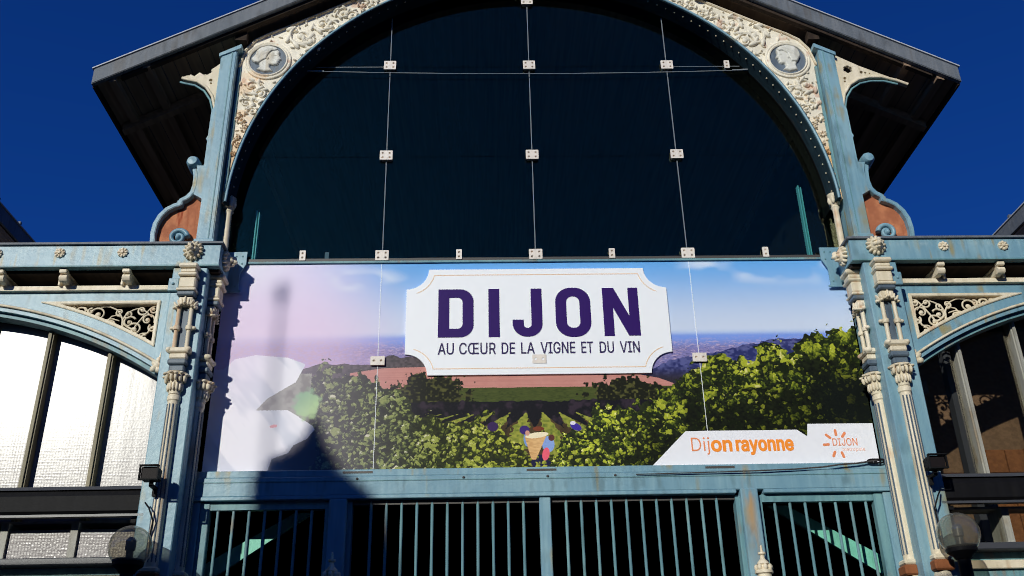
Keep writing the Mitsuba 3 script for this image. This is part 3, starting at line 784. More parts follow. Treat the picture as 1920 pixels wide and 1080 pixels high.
XE = 9.6
for s in (1, -1):
    prof = [(-0.42, 5.83), (0.08, 5.83), (0.08, 6.04), (-0.42, 6.04)]
    Bm = part('entablature', mir(extx(prof, 2.955, XE), s), 'blue_paint', HALL)
    part('cap_strip', mir(extx([(-0.445, 6.041), (0.05, 6.041), (0.05, 6.062), (-0.445, 6.062)], 2.93, XE), s), 'fascia_grey', Bm)
    part('fillet', mir(extx([(-0.428, 5.815), (-0.35, 5.815), (-0.35, 5.829), (-0.428, 5.829)], 2.95, XE), s), 'blue_dull', Bm)
    part('beam_soffit', mir(bx(2.97, XE, -0.34, 0.07, 5.79, 5.8285), s), 'beam_wood', Bm)  # dark board added to make the beam underside look shaded
    for k in range(5):
        part('rosette', mir(rosette(3.845 + 0.573 * k, -0.421, 5.958), s), 'cream_paint', Bm, smooth=40)
    part('lion_mask', mir(lion(3.195, -0.425, 5.965), s), 'cream_paint', Bm, smooth=40)
    part('lion_mask', mir(turn_inward(lion(2.955, -0.24, 5.955), 2.955, -0.24), s), 'cream_paint', Bm, smooth=40)
    rec = part('frieze_board', mir(bx(3.40, XE, -0.02, 0.04, 5.65, 5.855), s), 'beam_wood', HALL)
    for z in (5.70, 5.755, 5.81):
        part('slat', mir(bx(3.40, XE, -0.05, -0.021, z, z + 0.018), s), 'interior_brown', rec)
    for k in range(5):
        x = 3.80 + 0.573 * k
        cb = [rbx(x - 0.036, x + 0.036, -0.40, -0.03, 5.77, 5.813, 0.008), rbx(x - 0.030, x + 0.030, -0.34, -0.03, 5.70, 5.768, 0.01),
              lathe([(0, 0.0), (0.036, 0.0), (0.036, 0.07), (0, 0.07)], (0, 0, 0), 'z', 12).apply_transform(trimesh.transformations.rotation_matrix(PI / 2, [0, 1, 0])).apply_translation((x - 0.035, -0.345, 5.735)),
              rbx(x + 0.05, x + 0.07, -0.30, -0.03, 5.69, 5.75, 0.004)]
        part('corbel', mir(cb, s), 'cream_paint', HALL, smooth=30)

# ------------------------------------------------------------------ piers with engaged columns
def engaged(x, y):
    """column standing against the street face of a pier: (name, mesh, material) from the top down"""
    out = []
    out.append(('column_cap', [rbx(x - 0.085, x + 0.085, y - 0.13, y + 0.01, 5.755, 5.80, 0.012), rbx(x - 0.07, x + 0.07, y - 0.105, y + 0.01, 5.71, 5.752, 0.01),
                               rbx(x - 0.085, x + 0.085, y - 0.12, y + 0.01, 5.675, 5.707, 0.01)], 'cream_paint'))
    out.append(('neck_block', [rbx(x - 0.075, x + 0.075, y - 0.095, y + 0.01, 5.56, 5.672, 0.012), rbx(x - 0.088, x + 0.088, y - 0.11, y + 0.01, 5.53, 5.557, 0.008)], 'cream_paint'))
    out.append(('dark_band', [rbx(x - 0.08, x + 0.08, y - 0.10, y + 0.01, 5.485, 5.528, 0.01)], 'grey_inset'))
    ac = [rbx(x - 0.062, x + 0.062, y - 0.07, y + 0.01, 5.40, 5.483, 0.01)]
    for dx in (-0.086, -0.058, -0.03, 0.0, 0.03, 0.058, 0.086):
        ac.append(blob(x + dx, y - 0.068 + abs(dx) * 0.3, 5.448 - abs(dx) * 0.5, 0.013, 0.024, 0.042, rot=-dx * 6))
        ac.append(blob(x + dx * 1.1, y - 0.085 + abs(dx) * 0.3, 5.415 - abs(dx) * 0.5, 0.014, 0.018, 0.012))
    out.append(('acanthus', ac, 'cream_paint'))
    rods = []
    for dx in (-0.055, 0.055):
        rods += [lathe([(0, 4.97), (0.019, 4.97), (0.019, 5.16), (0.03, 5.165), (0.034, 5.185), (0.03, 5.205), (0.019, 5.21), (0.019, 5.41), (0, 5.41)], (x + dx, y - 0.035, 0), n=12)]
        rods.append(blob(x + dx * 1.75, y - 0.03, 5.185, 0.022, 0.02, 0.018))
        rods.append(blob(x + dx * 1.65, y - 0.03, 5.385, 0.020, 0.02, 0.018))
    out.append(('twin_rods', rods, 'cream_paint'))
    out.append(('recess', [bx(x - 0.036, x + 0.036, y - 0.012, y + 0.005, 4.98, 5.39)], 'grey_inset'))
    out.append(('rod_base', [rbx(x - 0.10, x + 0.10, y - 0.09, y + 0.01, 4.935, 4.985, 0.012), rbx(x - 0.075, x + 0.075, y - 0.075, y + 0.01, 4.88, 4.933, 0.01),
                             blob(x - 0.085, y - 0.06, 4.965, 0.028, 0.04, 0.028), blob(x + 0.085, y - 0.06, 4.965, 0.028, 0.04, 0.028)], 'cream_paint'))
    out.append(('dark_bell', [rbx(x - 0.082, x + 0.082, y - 0.085, y + 0.01, 4.825, 4.878, 0.012), rbx(x - 0.068, x + 0.068, y - 0.07, y + 0.01, 4.76, 4.823, 0.012)], 'grey_inset'))
    cp = [lathe([(0, 4.56), (0.05, 4.56), (0.052, 4.6), (0.075, 4.72), (0.095, 4.755), (0, 4.756)], (x, y - 0.02, 0), n=16)]
    for i_, a in enumerate(np.linspace(PI - 0.1, 2 * PI + 0.1, 8)):
        R1 = 0.078 + 0.012 * (i_ % 2)
        cp.append(blob(x + R1 * math.cos(a), y - 0.025 + R1 * math.sin(a), 4.705, 0.015, 0.020, 0.040))
        cp.append(blob(x + (R1 + 0.018) * math.cos(a), y - 0.025 + (R1 + 0.018) * math.sin(a), 4.738 - 0.012 * (i_ % 2), 0.018, 0.020, 0.012))
        cp.append(blob(x + 0.060 * math.cos(a + 0.2), y - 0.022 + 0.060 * math.sin(a + 0.2), 4.625, 0.013, 0.016, 0.040))
    out.append(('leaf_capital', cp, 'cream_paint'))
    sh = [lathe([(0.056, 3.10), (0.05, 4.50), (0.058, 4.51), (0.058, 4.545), (0.05, 4.56)], (x, y - 0.01, 0), n=20)]
    out.append(('shaft', sh, 'cream_paint'))
    fl = []
    for a in (-2.45, -1.85, -1.29, -0.69):
        fl.append(tube([(x + 0.053 * math.cos(a), y - 0.01 + 0.053 * math.sin(a), 3.14), (x + 0.049 * math.cos(a), y - 0.01 + 0.049 * math.sin(a), 4.47)], 0.008, 5))
    out.append(('flute', fl, 'rust_brown' if False else 'grey_inset'))
    out.append(('collar', [rbx(x - 0.075, x + 0.075, y - 0.09, y + 0.01, 3.055, 3.10, 0.012)], 'cream_paint'))
    out.append(('ring_block', [rbx(x - 0.082, x + 0.082, y - 0.10, y + 0.01, 2.97, 3.052, 0.012)], 'rust_brown'))
    out.append(('shaft', [lathe([(0.066, 0.30), (0.062, 2.80), (0.08, 2.83), (0.08, 2.90), (0.062, 2.965)], (x, y - 0.012, 0), n=20)], 'cream_paint'))
    out.append(('plinth', [rbx(x - 0.12, x + 0.12, y - 0.13, y + 0.01, 0, 0.298, 0.02)], 'grey_inset'))
    return out


for s in (1, -1):
    pier = part('pier', mir(rbx(3.055, 3.37, -0.40, 0.05, 0, 5.812, 0.008), s), 'blue_paint', HALL)
    for nm, ms, mt in engaged(3.195, -0.40):
        part(nm, mir(ms, s), mt, pier, smooth=35)
    for nm, ms, mt in engaged(3.055, -0.20):
        m = turn_inward(ms, 3.055, -0.20)
        part(nm, mir(m, s), mt, pier, smooth=35)
    part('bolt_plate', mir([rbx(3.29, 3.385, -0.43, -0.402, 5.56, 5.69, 0.006), blob(3.34, -0.432, 5.63, 0.014, 0.012, 0.014)], s), 'blue_paint', pier)
    # console under the inner lion
    m = turn_inward([rbx(3.055 - 0.07, 3.055 + 0.07, -0.32, -0.19, 5.76, 5.81, 0.012), rbx(2.995, 3.115, -0.29, -0.19, 5.69, 5.757, 0.012)], 3.055, -0.20)
    part('console', mir(m, s), 'cream_paint', pier)
    g = Polygon([(2.80, 6.15), (3.10, 6.15), (3.10, 5.72), (2.83, 5.72), (2.83, 5.74), (2.85, 5.74), (2.85, 5.92), (2.80, 6.02)])
    gp = part('gusset_plate', mir(ext(g, -0.06, -0.045), s), 'blue_paint', HALL)
    part('plate_bolts', mir([blob(x, -0.062, z, 0.009, 0.008, 0.009, sub=1) for x, z in ((2.84, 6.10), (2.90, 6.10), (2.84, 6.02), (2.90, 6.02), (2.88, 5.78), (2.96, 5.78))], s), 'blue_dull', gp)

# ------------------------------------------------------------------ side bays: spandrel panel with pierced grille, windows
BX, BZ, BR = 5.59, 1.606, 3.905
for s in (1, -1):
    half = [(3.372, 5.69)]
    frame_out = Polygon([(3.372, 4.30), (3.372, 5.69), (7.81, 5.69), (7.81, 4.30)])
    body = frame_out.difference(Point(BX, BZ).buffer(BR + 0.05, 128)).intersection(sbox(3.3, 4.7, 7.9, 5.7))
    corner = lambda R, x0, z1: Polygon([(x0, z1), (x0, 4.5)] + [(x, z) for x, z in arc(BX, BZ, R, 122, 90, 40)] + [(5.59, z1)])
    g0 = Polygon([(3.505, 5.555)] + [(3.505, 5.09)] + [p for p in arc(BX, BZ, 4.07, 120.9, 104.2, 20)]).buffer(0)
    g1 = shapely.affinity.scale(g0, -1, 1, origin=(BX, 0))
    panel = body.difference(unary_union([g0, g1]))
    W = part('bay_panel', mir(ext(panel, -0.22, -0.12), s), 'blue_paint', HALL)
    part('cornice_moulding', mir(extx([(-0.262, 5.655), (-0.2, 5.655), (-0.2, 5.70), (-0.262, 5.70)], 3.372, 7.81), s), 'cream_paint', W)
    part('moulding', mir(ext_b(LineString([(3.395, 5.65), (3.40, 5.10), (3.43, 4.98)]).buffer(0.013), -0.24, -0.221, 0.004), s), 'cream_paint', W)
    rim = Polygon(arc(BX, BZ, BR + 0.052, 124.6, 55.4, 80) + arc(BX, BZ, BR, 55.4, 124.6, 80))
    part('arch_fillet', mir([tube([(x, -0.262, z) for x, z in arc(BX, BZ, BR + 0.05, 124.4, 55.6, 70)], 0.014, 6)], s), 'cream_paint', W, smooth=True)
    part('arch_band', mir(ext(rim, -0.25, -0.10), s), 'blue_paint', W)
    rim2 = Polygon(arc(BX, BZ, BR - 0.004, 124.4, 55.6, 80) + arc(BX, BZ, BR - 0.04, 55.6, 124.4, 80))
    part('band', mir(ext(rim2, -0.205, -0.06), s), 'blue_dull', W)
    for g in (g0, g1):
        fr = g.buffer(0.004).difference(g.buffer(-0.026, join_style=2))
        gf = part('grille_frame', mir(ext_b(fr, -0.236, -0.15, 0.005), s), 'cream_paint', W)

    def gp(px, py): return (3.51 + (301 - px) * 0.00488, 5.55 - (py - 565) * 0.0054)

    tr = []
    for flip in (1, -1):
        for (px, py, r, st, hd) in ((187, 586, 14, 0.3, 1), (155, 580, 9, 0.5, 1), (247, 601, 12, 2.6, -1), (259, 614, 12, 1.0, 1), (281, 597, 13, 3.6, -1), (214, 605, 8, 0.5, 1), (279, 631, 7, 2.0, -1), (268, 579, 9, 4.0, 1), (130, 573, 5, 0.5, 1), (232, 616, 7, 2.2, 1), (292, 612, 8, 1.0, -1), (227, 582, 8, 4.4, 1), (201, 605, 5, 0.2, -1), (289, 578, 8, 2.4, 1), (266, 630, 6, 3.6, -1), (172, 580, 6, 2.0, -1), (140, 572, 5, 3.0, -1), (286, 646, 4, 1.0, 1), (243, 586, 8, 5.5, -1)):
            x, z = gp(px, py)
            q = spiral(x, z, r * 0.0052, 1.15, st, hd, -0.19, 24)
            t_ = [tube(q, np.linspace(0.0105, 0.0065, 24), 6), blob(x, -0.192, z, r * 0.0016, 0.014, r * 0.0016)]
            tr.append((flip, t_))
        stems = [[(262, 618), (238, 606), (232, 592), (222, 578), (205, 571), (190, 572)], [(240, 622), (233, 600), (240, 584), (258, 575), (275, 580), (288, 592)],
                 [(190, 602), (200, 597), (214, 594), (228, 598)], [(172, 597), (170, 585), (160, 572), (148, 572)], [(250, 625), (262, 605), (272, 590), (284, 574), (296, 570)],
                 [(292, 645), (283, 640), (270, 628), (262, 622)], [(290, 610), (284, 622), (272, 622), (262, 634)], [(128, 580), (128, 568)], [(210, 612), (206, 600), (212, 590), (226, 586)]]
        for stm in stems:
            q = np.array([(gp(*p)[0], -0.19, gp(*p)[1]) for p in stm])
            tt = np.linspace(0, len(q) - 1, 14)
            q = np.stack([np.interp(tt, range(len(q)), q[:, i]) for i in range(3)], 1)
            tr.append((flip, [tube(q, np.linspace(0.011, 0.006, 14), 6)]))
    for flip in (1, -1):
        ms = cat([m for f_, t_ in tr if f_ == flip for m in t_])
        if flip == -1:
            v = np.array(ms.vertices); v[:, 0] = 2 * BX - v[:, 0]
            ms = trimesh.Trimesh(v, np.array(ms.faces)[:, ::-1], process=False)
        part('grille_scrollwork', mir(ms, s), 'cream_paint', W, smooth=True)
    for xx in (3.42,):
        part('corner_leaf', mir([blob(xx + 0.03, -0.25, 4.91, 0.05, 0.03, 0.028, 0.7), blob(xx, -0.25, 4.86, 0.05, 0.03, 0.03, 0.1), blob(xx + 0.045, -0.262, 4.865, 0.03, 0.03, 0.03),
                                 blob(xx + 0.01, -0.25, 4.955, 0.024, 0.024, 0.03)], s), 'cream_paint', W, smooth=True)

    # window: mullions and panes
    V = newkey('bay_window', HALL)
    scene[V] = mikit.ply(mir([bx(3.372, 3.42, -0.20, 0.02, 2.0, 4.86), bx(7.76, 7.81, -0.20, 0.02, 2.0, 4.86)], s), 'blue_paint')
    mx_ = [3.93 + 0.575 * k for k in range(7)]
    def topz(x): return BZ + math.sqrt(max(0, (BR - 0.03) ** 2 - (x - BX) ** 2))
    for x in mx_:
        part('mullion', mir(bx(x - 0.026, x + 0.026, -0.085 if s == 1 else -0.095, 0.03, 3.545, topz(x)), s), 'mullion_paint' if s == 1 else 'mullion_warm_light', V)
        part('mullion_bead', mir(bx(x - 0.012, x + 0.012, -0.102 if s == 1 else -0.112, -0.086 if s == 1 else -0.096, 3.545, topz(x) - 0.01), s), 'mullion_paint' if s == 1 else 'mullion_warm_light', V)
        part('mullion', mir(bx(x - 0.03, x + 0.03, -0.225, 0.02, 3.22, 3.52), s), 'mullion_paint', V)
    part('transom', mir(bx(3.421, 7.759, -0.17, 0.02, 3.522, 3.543), s), 'mullion_paint', V)
    part('sill', mir(rbx(3.372, 7.81, -0.30, 0.05, 3.16, 3.218, 0.008), s), 'dark_grey_metal', V)
    part('apron', mir(bx(3.372, 7.81, -0.16, 0.05, 0.0, 3.158), s), 'blue_dull', V)
    part('apron_rail', mir(rbx(3.40, 7.80, -0.20, -0.161, 3.02, 3.09, 0.006), s), 'cream_paint', V)
    edges = [3.421] + mx_ + [7.759]
    for i, (a, b) in enumerate(zip(edges[:-1], edges[1:])):
        a2, b2 = a + (0.0265 if i else 0.001), b - (0.0265 if i < 7 else 0.001)
        n = 8
        tops = [(x, topz(x) - 0.002) for x in np.linspace(b2, a2, n)]
        P = Polygon([(a2, 3.545), (b2, 3.545)] + tops)
        mt = 'wired_glass' if s == -1 else 'clear_glass'
        if s == -1:
            part('pane', mir(ext(P, -0.012, -0.004), s), mt, V)
            part('pane', mir(ext(sbox(a2 + 0.006, 3.219, b2 - 0.006, 3.465), -0.195, -0.187), s), mt, V)
        else:
            f = np.array([[0, i_, i_ + 1] for i_ in range(1, len(P.exterior.coords) - 2)])
            v = np.array([(x, -0.008, z) for x, z in list(P.exterior.coords)[:-1]])
            part('pane', trimesh.Trimesh(v, f, process=False), mt, V)
            part('pane', trimesh.Trimesh([(a2, -0.19, 3.219), (b2, -0.19, 3.219), (b2, -0.19, 3.50), (a2, -0.19, 3.50)], [[0, 1, 2], [0, 2, 3]], process=False), mt, V)
    # boarding and posts that show behind the glass
    D = newkey('timber_partition', HALL)
    scene[D] = mikit.ply(mir([bx(3.5, 7.7, 1.06, 1.10, 0.06, 5.7)], s), 'partition_brown')
    for x0 in np.arange(4.35, 7.5, 0.20):
        part('board', mir(bx(x0, x0 + 0.186, 1.02, 1.058, 2.2, 4.40 + rng.uniform(-0.012, 0.012)), s), 'orange_wood', D)
    part('rail', mir(bx(3.5, 7.7, 0.98, 1.018, 4.12, 4.15), s), 'interior_brown', D)
    if s == 1:
        part('steel_post', bx(4.00, 4.10, 0.36, 0.46, 2.0, 5.2), 'dark_grey_metal', HALL)
        part('steel_post', [bx(3.55, 3.65, 0.25, 0.35, 2.0, 4.70)], 'dark_grey_metal', HALL)
        part('junction_box', [rbx(3.56, 3.70, 0.18, 0.248, 4.70, 4.84, 0.01)], 'dark_grey_metal', HALL)

# ------------------------------------------------------------------ glazing of the arch
G = newkey('arch_glazing', HALL)
GX = [-2.94, -1.5, 0.0, 1.5, 2.94]
clip = unary_union([Point(0, AZ).buffer(AR + 0.02, 128).intersection(sbox(-4, AZ, 4, 12)), sbox(-3.03, 6.0, 3.03, AZ + 0.01)])
scene[G] = mikit.ply(bx(-3.03, 3.03, -0.03, 0.03, 6.055, 6.085), 'bolt_dark')
first = True
for a, b in zip(GX[:-1], GX[1:]):
    a = -3.03 if a == GX[0] else a
    b = 3.03 if b == GX[-1] else b
    for lo, hi in ((6.09, 7.275), (7.275, 8.43), (8.43, 9.335), (9.335, 9.6)):
        P = sbox(a + 0.006, lo + 0.004, b - 0.006, hi - 0.004).intersection(clip)
        if P.is_empty or P.area < 0.01: continue
        P = shapely.simplify(P, 0.001)
        pts = np.array(shapely.geometry.polygon.orient(P).exterior.coords)[:-1]
        f = np.array([[0, i, i + 1] for i in range(1, len(pts) - 1)])
        part('glass_pane', trimesh.Trimesh(np.stack([pts[:, 0], np.zeros(len(pts)), pts[:, 1]], 1), f, process=False), 'glass', G)
for x in GX[1:-1]:
    zt = AZ + math.sqrt(AR ** 2 - x * x) - 0.01
    part('glass_joint', bx(x - 0.0042, x + 0.0042, -0.007, 0.004, 6.09, zt), 'silicone', G)
for x0, x1 in ((-2.3, -1.56), (1.56, 2.3)):
    part('glass_joint', bx(x0, x1, -0.006, 0.003, 8.427, 8.433), 'silicone', G)


def fitting(x, z, w, h, holes):
    P = sbox(x - w / 2, z - h / 2, x + w / 2, z + h / 2).buffer(0.006)
    P = P.difference(unary_union([Point(x + dx, z + dz).buffer(0.0115) for dx, dz in holes]))
    m = [ext(P, -0.040, -0.022), ext(sbox(x - w / 2, z - h / 2, x + w / 2, z + h / 2).buffer(-0.012), -0.0215, 0.03)]
    return m


H4 = [(-0.036, 0.026), (0.036, 0.026), (-0.036, -0.026), (0.036, -0.026)]
FT = []
for z in (9.335, 8.43, 7.275, 6.114):
    for x in (-1.5, 0, 1.5):
        if z == 9.335 and x != 0: continue
        part('clamp_plate', fitting(x, z, 0.118, 0.098, H4), 'steel_plate', G)
for x in (-1.5, 0, 1.5):
    part('clamp_plate', fitting(x, 5.012, 0.12, 0.075, [(-0.034, 0), (0.034, 0)]), 'steel_plate', G)
for x in (-2.27, -0.75, 0.75, 2.27):
    part('clamp_plate', fitting(x, 6.118, 0.046, 0.096, [(0, 0.024), (0, -0.024)]), 'steel_plate', G)
part('clamp_plate', fitting(2.155, 8.432, 0.044, 0.092, [(0, 0.022), (0, -0.022)]), 'steel_plate', G)
part('clamp_plate', bx(-2.07, -2.03, 0.05, 0.07, 6.12, 6.20), 'dark_grey_metal', G)
# tie wire across the arch and the glass fins behind the panes
wy = -0.05
part('tie_wire', [tube([(x, wy, 8.345 - 0.045 * (1 - (x / 2.42) ** 2)) for x in np.linspace(-2.42, 2.36, 40)], 0.005, 6),
                  tube([(-2.44, wy, 8.346), (-2.2, wy, 8.338)], 0.011, 8), tube([(2.2, wy, 8.338), (2.37, wy, 8.346)], 0.011, 8)], 'silicone', G, smooth=True)
for x, z1 in ((-2.79, 6.72), (2.77, 6.98)):
    part('glass_fin', [bx(x - 0.012, x - 0.002, 0.12, 0.18, 6.1, z1), bx(x + 0.014, x + 0.022, 0.12, 0.18, 6.1, z1 - 0.02)], 'fin_glass', G)
# slim steel frame round the poster field
part('frame_rail', bx(-3.04, 3.04, -0.035, 0.05, 6.035, 6.054), 'blue_dull', G)

# ------------------------------------------------------------------ side roofs of the neighbouring gables
for s in (1, -1):
    x0, z0 = 6.62, 7.9
    P = Polygon([(x0, z0 + 0.03), (x0 + 4.4, z0 + 0.03 + 4.4 * SLOPE), (x0 + 4.4, z0 + 0.22 + 4.4 * SLOPE), (x0, z0 + 0.19)])
    k = part('gable_roof', mir(ext(P, FY, 12), s), 'soffit_wood', HALL)
    part('eave_board', mir(bx(x0 - 0.03, x0 - 0.002, FY - 0.02, 12, z0, z0 + 0.20), s), 'fascia_grey', k)
    part('edge_strip', mir(bx(x0 - 0.045, x0 + 0.02, FY - 0.02, 12, z0 + 0.2, z0 + 0.215), s), 'zinc_edge', k)
    for i in range(9):
        part('snow_hook', mir(bx(x0 - 0.05, x0 - 0.02, 0.3 + i * 0.62, 0.34 + i * 0.62, z0 + 0.216, z0 + 0.25), s), 'fascia_grey', k)
    for x in np.arange(x0 + 0.05, x0 + 1.6, 0.13):
        P = Polygon([(x, z0 + (x - x0) * SLOPE), (x + 0.122, z0 + (x + 0.122 - x0) * SLOPE), (x + 0.122, z0 + (x + 0.122 - x0) * SLOPE + 0.02), (x, z0 + (x - x0) * SLOPE + 0.02)])
        part('soffit_plank', mir(ext(P, FY + 0.03, 11), s), 'soffit_wood', k)

# ------------------------------------------------------------------ the gate
GATE = thing('entrance_gate', 'pale blue iron gate of thin upright bars across the entrance below the landscape banner', 'gate')
L = part('lintel', rbx(-3.02, 3.03, -0.14, -0.03, 3.735, 3.90, 0.006), 'blue_paint', GATE)
part('ledge', rbx(-3.045, 3.05, -0.12, -0.02, 3.902, 3.965, 0.006), 'blue_paint', L)
part('seam_strip', bx(-3.01, 3.02, -0.146, -0.141, 3.855, 3.863), 'blue_dull', L)
part('bead', rbx(-3.02, 1.66, -0.155, -0.05, 3.70, 3.733, 0.005), 'blue_paint', L)
part('bead', rbx(1.90, 3.03, -0.15, -0.05, 3.70, 3.733, 0.005), 'blue_paint', L)
part('drain_slot', [bx(x - 0.13, x + 0.13, -0.1225, -0.1195, 3.928, 3.948) for x in (-1.62, -0.02, 1.55)], 'bolt_dark', L)
for x in (-1.62, 0.03, 0.62, -0.7):
    part('lintel_bolt', blob(x, -0.142, 3.875, 0.012, 0.01, 0.012, sub=1), 'bolt_dark', L)
for s in (1, -1):
    q = part('gate_pillar', mir(rbx(1.695, 1.845, -0.16, 0.02, 0, 3.74 if s == 1 else 3.70, 0.008), s), 'blue_paint', GATE)
    part('pillar_flange', mir([bx(1.655, 1.694, -0.10, 0.0, 0, 3.69), bx(1.846, 1.885, -0.10, 0.0, 0, 3.69)], s), 'blue_dull', q)
    # cast finial on a half column in front of the pillar
    fx, fy = 1.77, -0.30
    part('finial', mir(lathe([(0.0, 3.225), (0.008, 3.22), (0.012, 3.17), (0.030, 3.165), (0.032, 3.15), (0.016, 3.14), (0.022, 3.11), (0.045, 3.085), (0.052, 3.07), (0.038, 3.06), (0.05, 3.03), (0.075, 3.015), (0.075, 2.995), (0.058, 2.985), (0.06, 2.94), (0.07, 2.92), (0.07, 2.88), (0.055, 2.86), (0.055, 0.0)], (fx, fy, 0), n=20), s), 'cream_paint', q, smooth=30)
    part('finial_leaves', mir([blob(fx + 0.06 * math.cos(a), fy + 0.06 * math.sin(a), 3.04, 0.018, 0.018, 0.028) for a in np.arange(0, 6.2, PI / 4)], s), 'cream_paint', q, smooth=True)
    part('finial_tie', mir(bx(1.75, 1.79, -0.26, -0.158, 2.9, 2.93), s), 'cream_paint', q)
    # frame of the outer leaves
    part('leaf_frame', mir([rbx(2.865, 2.945, -0.11, -0.03, 0, 3.698, 0.006), bx(1.886, 2.864, -0.10, -0.04, 3.63, 3.698)], s), 'blue_dull', GATE)
    part('jamb', mir(rbx(2.946, 3.05, -0.13, 0.0, 0, 3.698, 0.006), s), 'blue_paint', GATE)
part('stile', rbx(-0.048, 0.048, -0.13, -0.02, 0, 3.70, 0.006), 'blue_paint', GATE)
BARS = [s * x for s in (1, -1) for x in list(np.linspace(0.185, 1.495, 11)) + list(np.linspace(2.0, 2.80, 7))]
for x in sorted(BARS):
    part('bar', lathe([(0, 0.1), (0.013, 0.1), (0.013, 3.692), (0, 3.692)], (x, -0.075, 0), n=10), 'blue_dull', GATE, smooth=35)
for s in (1, -1):
    part('rail', mir(bx(0.049, 1.654, -0.085, -0.03, 3.66, 3.694), s), 'bolt_dark', GATE)
    part('rail', mir([rbx(0.049, 1.654, -0.10, -0.03, 0.06, 0.16, 0.006), rbx(1.886, 2.864, -0.10, -0.03, 0.06, 0.16, 0.006)], s), 'blue_paint', GATE)
# teal bracing of the lobby behind the gate
for s in (1, -1):
    P = Polygon([(2.05, 3.69), (2.22, 3.69), (3.32, 3.05), (3.32, 2.85)])
    part('lobby_brace', mir(ext(P, 0.30, 0.34), s), 'teal_paint', HALL)
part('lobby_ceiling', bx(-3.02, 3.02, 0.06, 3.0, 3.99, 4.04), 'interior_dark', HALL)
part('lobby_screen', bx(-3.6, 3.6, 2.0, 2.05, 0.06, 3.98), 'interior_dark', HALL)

# ------------------------------------------------------------------ the banner
BAN = thing('landscape_banner', 'wide printed banner of vineyards with a white name plaque, over the gate', 'banner')
for i, (a, b) in enumerate(zip([-3.0, -1.5, 0, 1.5], [-1.5, 0, 1.5, 3.02])):
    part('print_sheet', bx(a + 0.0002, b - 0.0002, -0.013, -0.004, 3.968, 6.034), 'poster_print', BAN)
for x in (-1.5, 1.5):
    part('sheet_joint', bx(x - 0.0025, x + 0.0025, -0.017, -0.0135, 3.968, 6.034), 'plaque_white', BAN)


def plaque_shape(d=0.0, r=0.21):
    x, zb, zt = 1.25 - d, 4.862 + d, 5.952 - d
    P = sbox(-x, zb, x, zt)
    return P.difference(unary_union([Point(sx * 1.25, z).buffer(r + d, 24) for sx in (1, -1) for z in (4.862, 5.952)]))


PL = part('plaque', ext(plaque_shape(), -0.034, -0.0135), 'plaque_white', BAN)
ln = plaque_shape(0.062).exterior.buffer(0.0035)
keep = ln.difference(unary_union([sbox(-1.3, 5.12, -1.1, 5.70), sbox(1.1, 5.12, 1.3, 5.70)]))
part('gilt_line', ext(keep, -0.0362, -0.0342), 'gold_line', PL)


def ring_seg(cx, cz, r_out, w, a0, a1): return Polygon(arc(cx, cz, r_out, a0, a1, 20) + arc(cx, cz, r_out - w, a1, a0, 20))


zb, zt, w = 5.237, 5.737, 0.104
def rr(x0, z0, x1, z1, r): return sbox(x0 + r, z0 + r, x1 - r, z1 - r).buffer(r, 16)
D_ = unary_union([sbox(-0.945, zb, -0.80, zt), rr(-0.945, zb, -0.61, zt, 0.13), ]).difference(unary_union([sbox(-0.945 + w, zb + 0.088, -0.78, zt - 0.088), rr(-0.945 + w, zb + 0.088, -0.61 - w, zt - 0.088, 0.05)]))
I_ = sbox(-0.468, zb, -0.364, zt)
J_ = unary_union([sbox(-0.062, zb + 0.14, 0.042, zt), rr(-0.24, zb, 0.042, zb + 0.40, 0.135).difference(rr(-0.24 + w, zb + 0.09, 0.042 - w, zb + 0.5, 0.037)).intersection(sbox(-0.3, zb, 0.05, zb + 0.175))])
O_ = rr(0.17, zb - 0.006, 0.505, zt + 0.006, 0.15).difference(rr(0.17 + w, zb + 0.086, 0.505 - w, zt - 0.086, 0.06))
N_ = unary_union([sbox(0.625, zb, 0.72, zt), sbox(0.872, zb, 0.967, zt), Polygon([(0.625, zt), (0.735, zt), (0.967, zb), (0.857, zb)])])
for P in (D_, I_, J_, O_, N_):
    part('big_letter', ext(P, -0.0385, -0.0342), 'print_purple', PL)


def text(txt, x0, x1, zbase, h, yf, grow=0.0, depth=0.003):
    """flat lettering as raised film; grow thickens (or thins) the strokes"""
    m = meshkit.text_mesh(txt, h, depth)
    fn_ = m.face_normals[:, 2] > 0.9
    tri = m.triangles[fn_][:, :, :2]
    shp = unary_union([Polygon(t).buffer(1e-5) for t in tri if Polygon(t).area > 1e-9])
    a, _, b, _ = shp.bounds
    shp = shapely.affinity.affine_transform(shp, [(x1 - x0) / (b - a), 0, 0, 1, x0 - a * (x1 - x0) / (b - a), zbase])
    shp = shapely.simplify(shp.buffer(grow), 0.0006)
    return ext(shp, yf, yf + depth)


words = ['AU', 'CŒUR', 'DE', 'LA', 'VIGNE', 'ET', 'DU', 'VIN']
# word positions measured on the sign
spans = [(-0.942, -0.796), (-0.744, -0.405), (-0.348, -0.225), (-0.166, -0.042), (0.018, 0.338), (0.398, 0.506), (0.57, 0.702), (0.762, 0.945)]
for wd, (a, b) in zip(words, spans):
    part('tagline_word', text(wd, a, b, 5.067, 0.112, -0.0372, grow=0.0015), 'print_navy', PL)

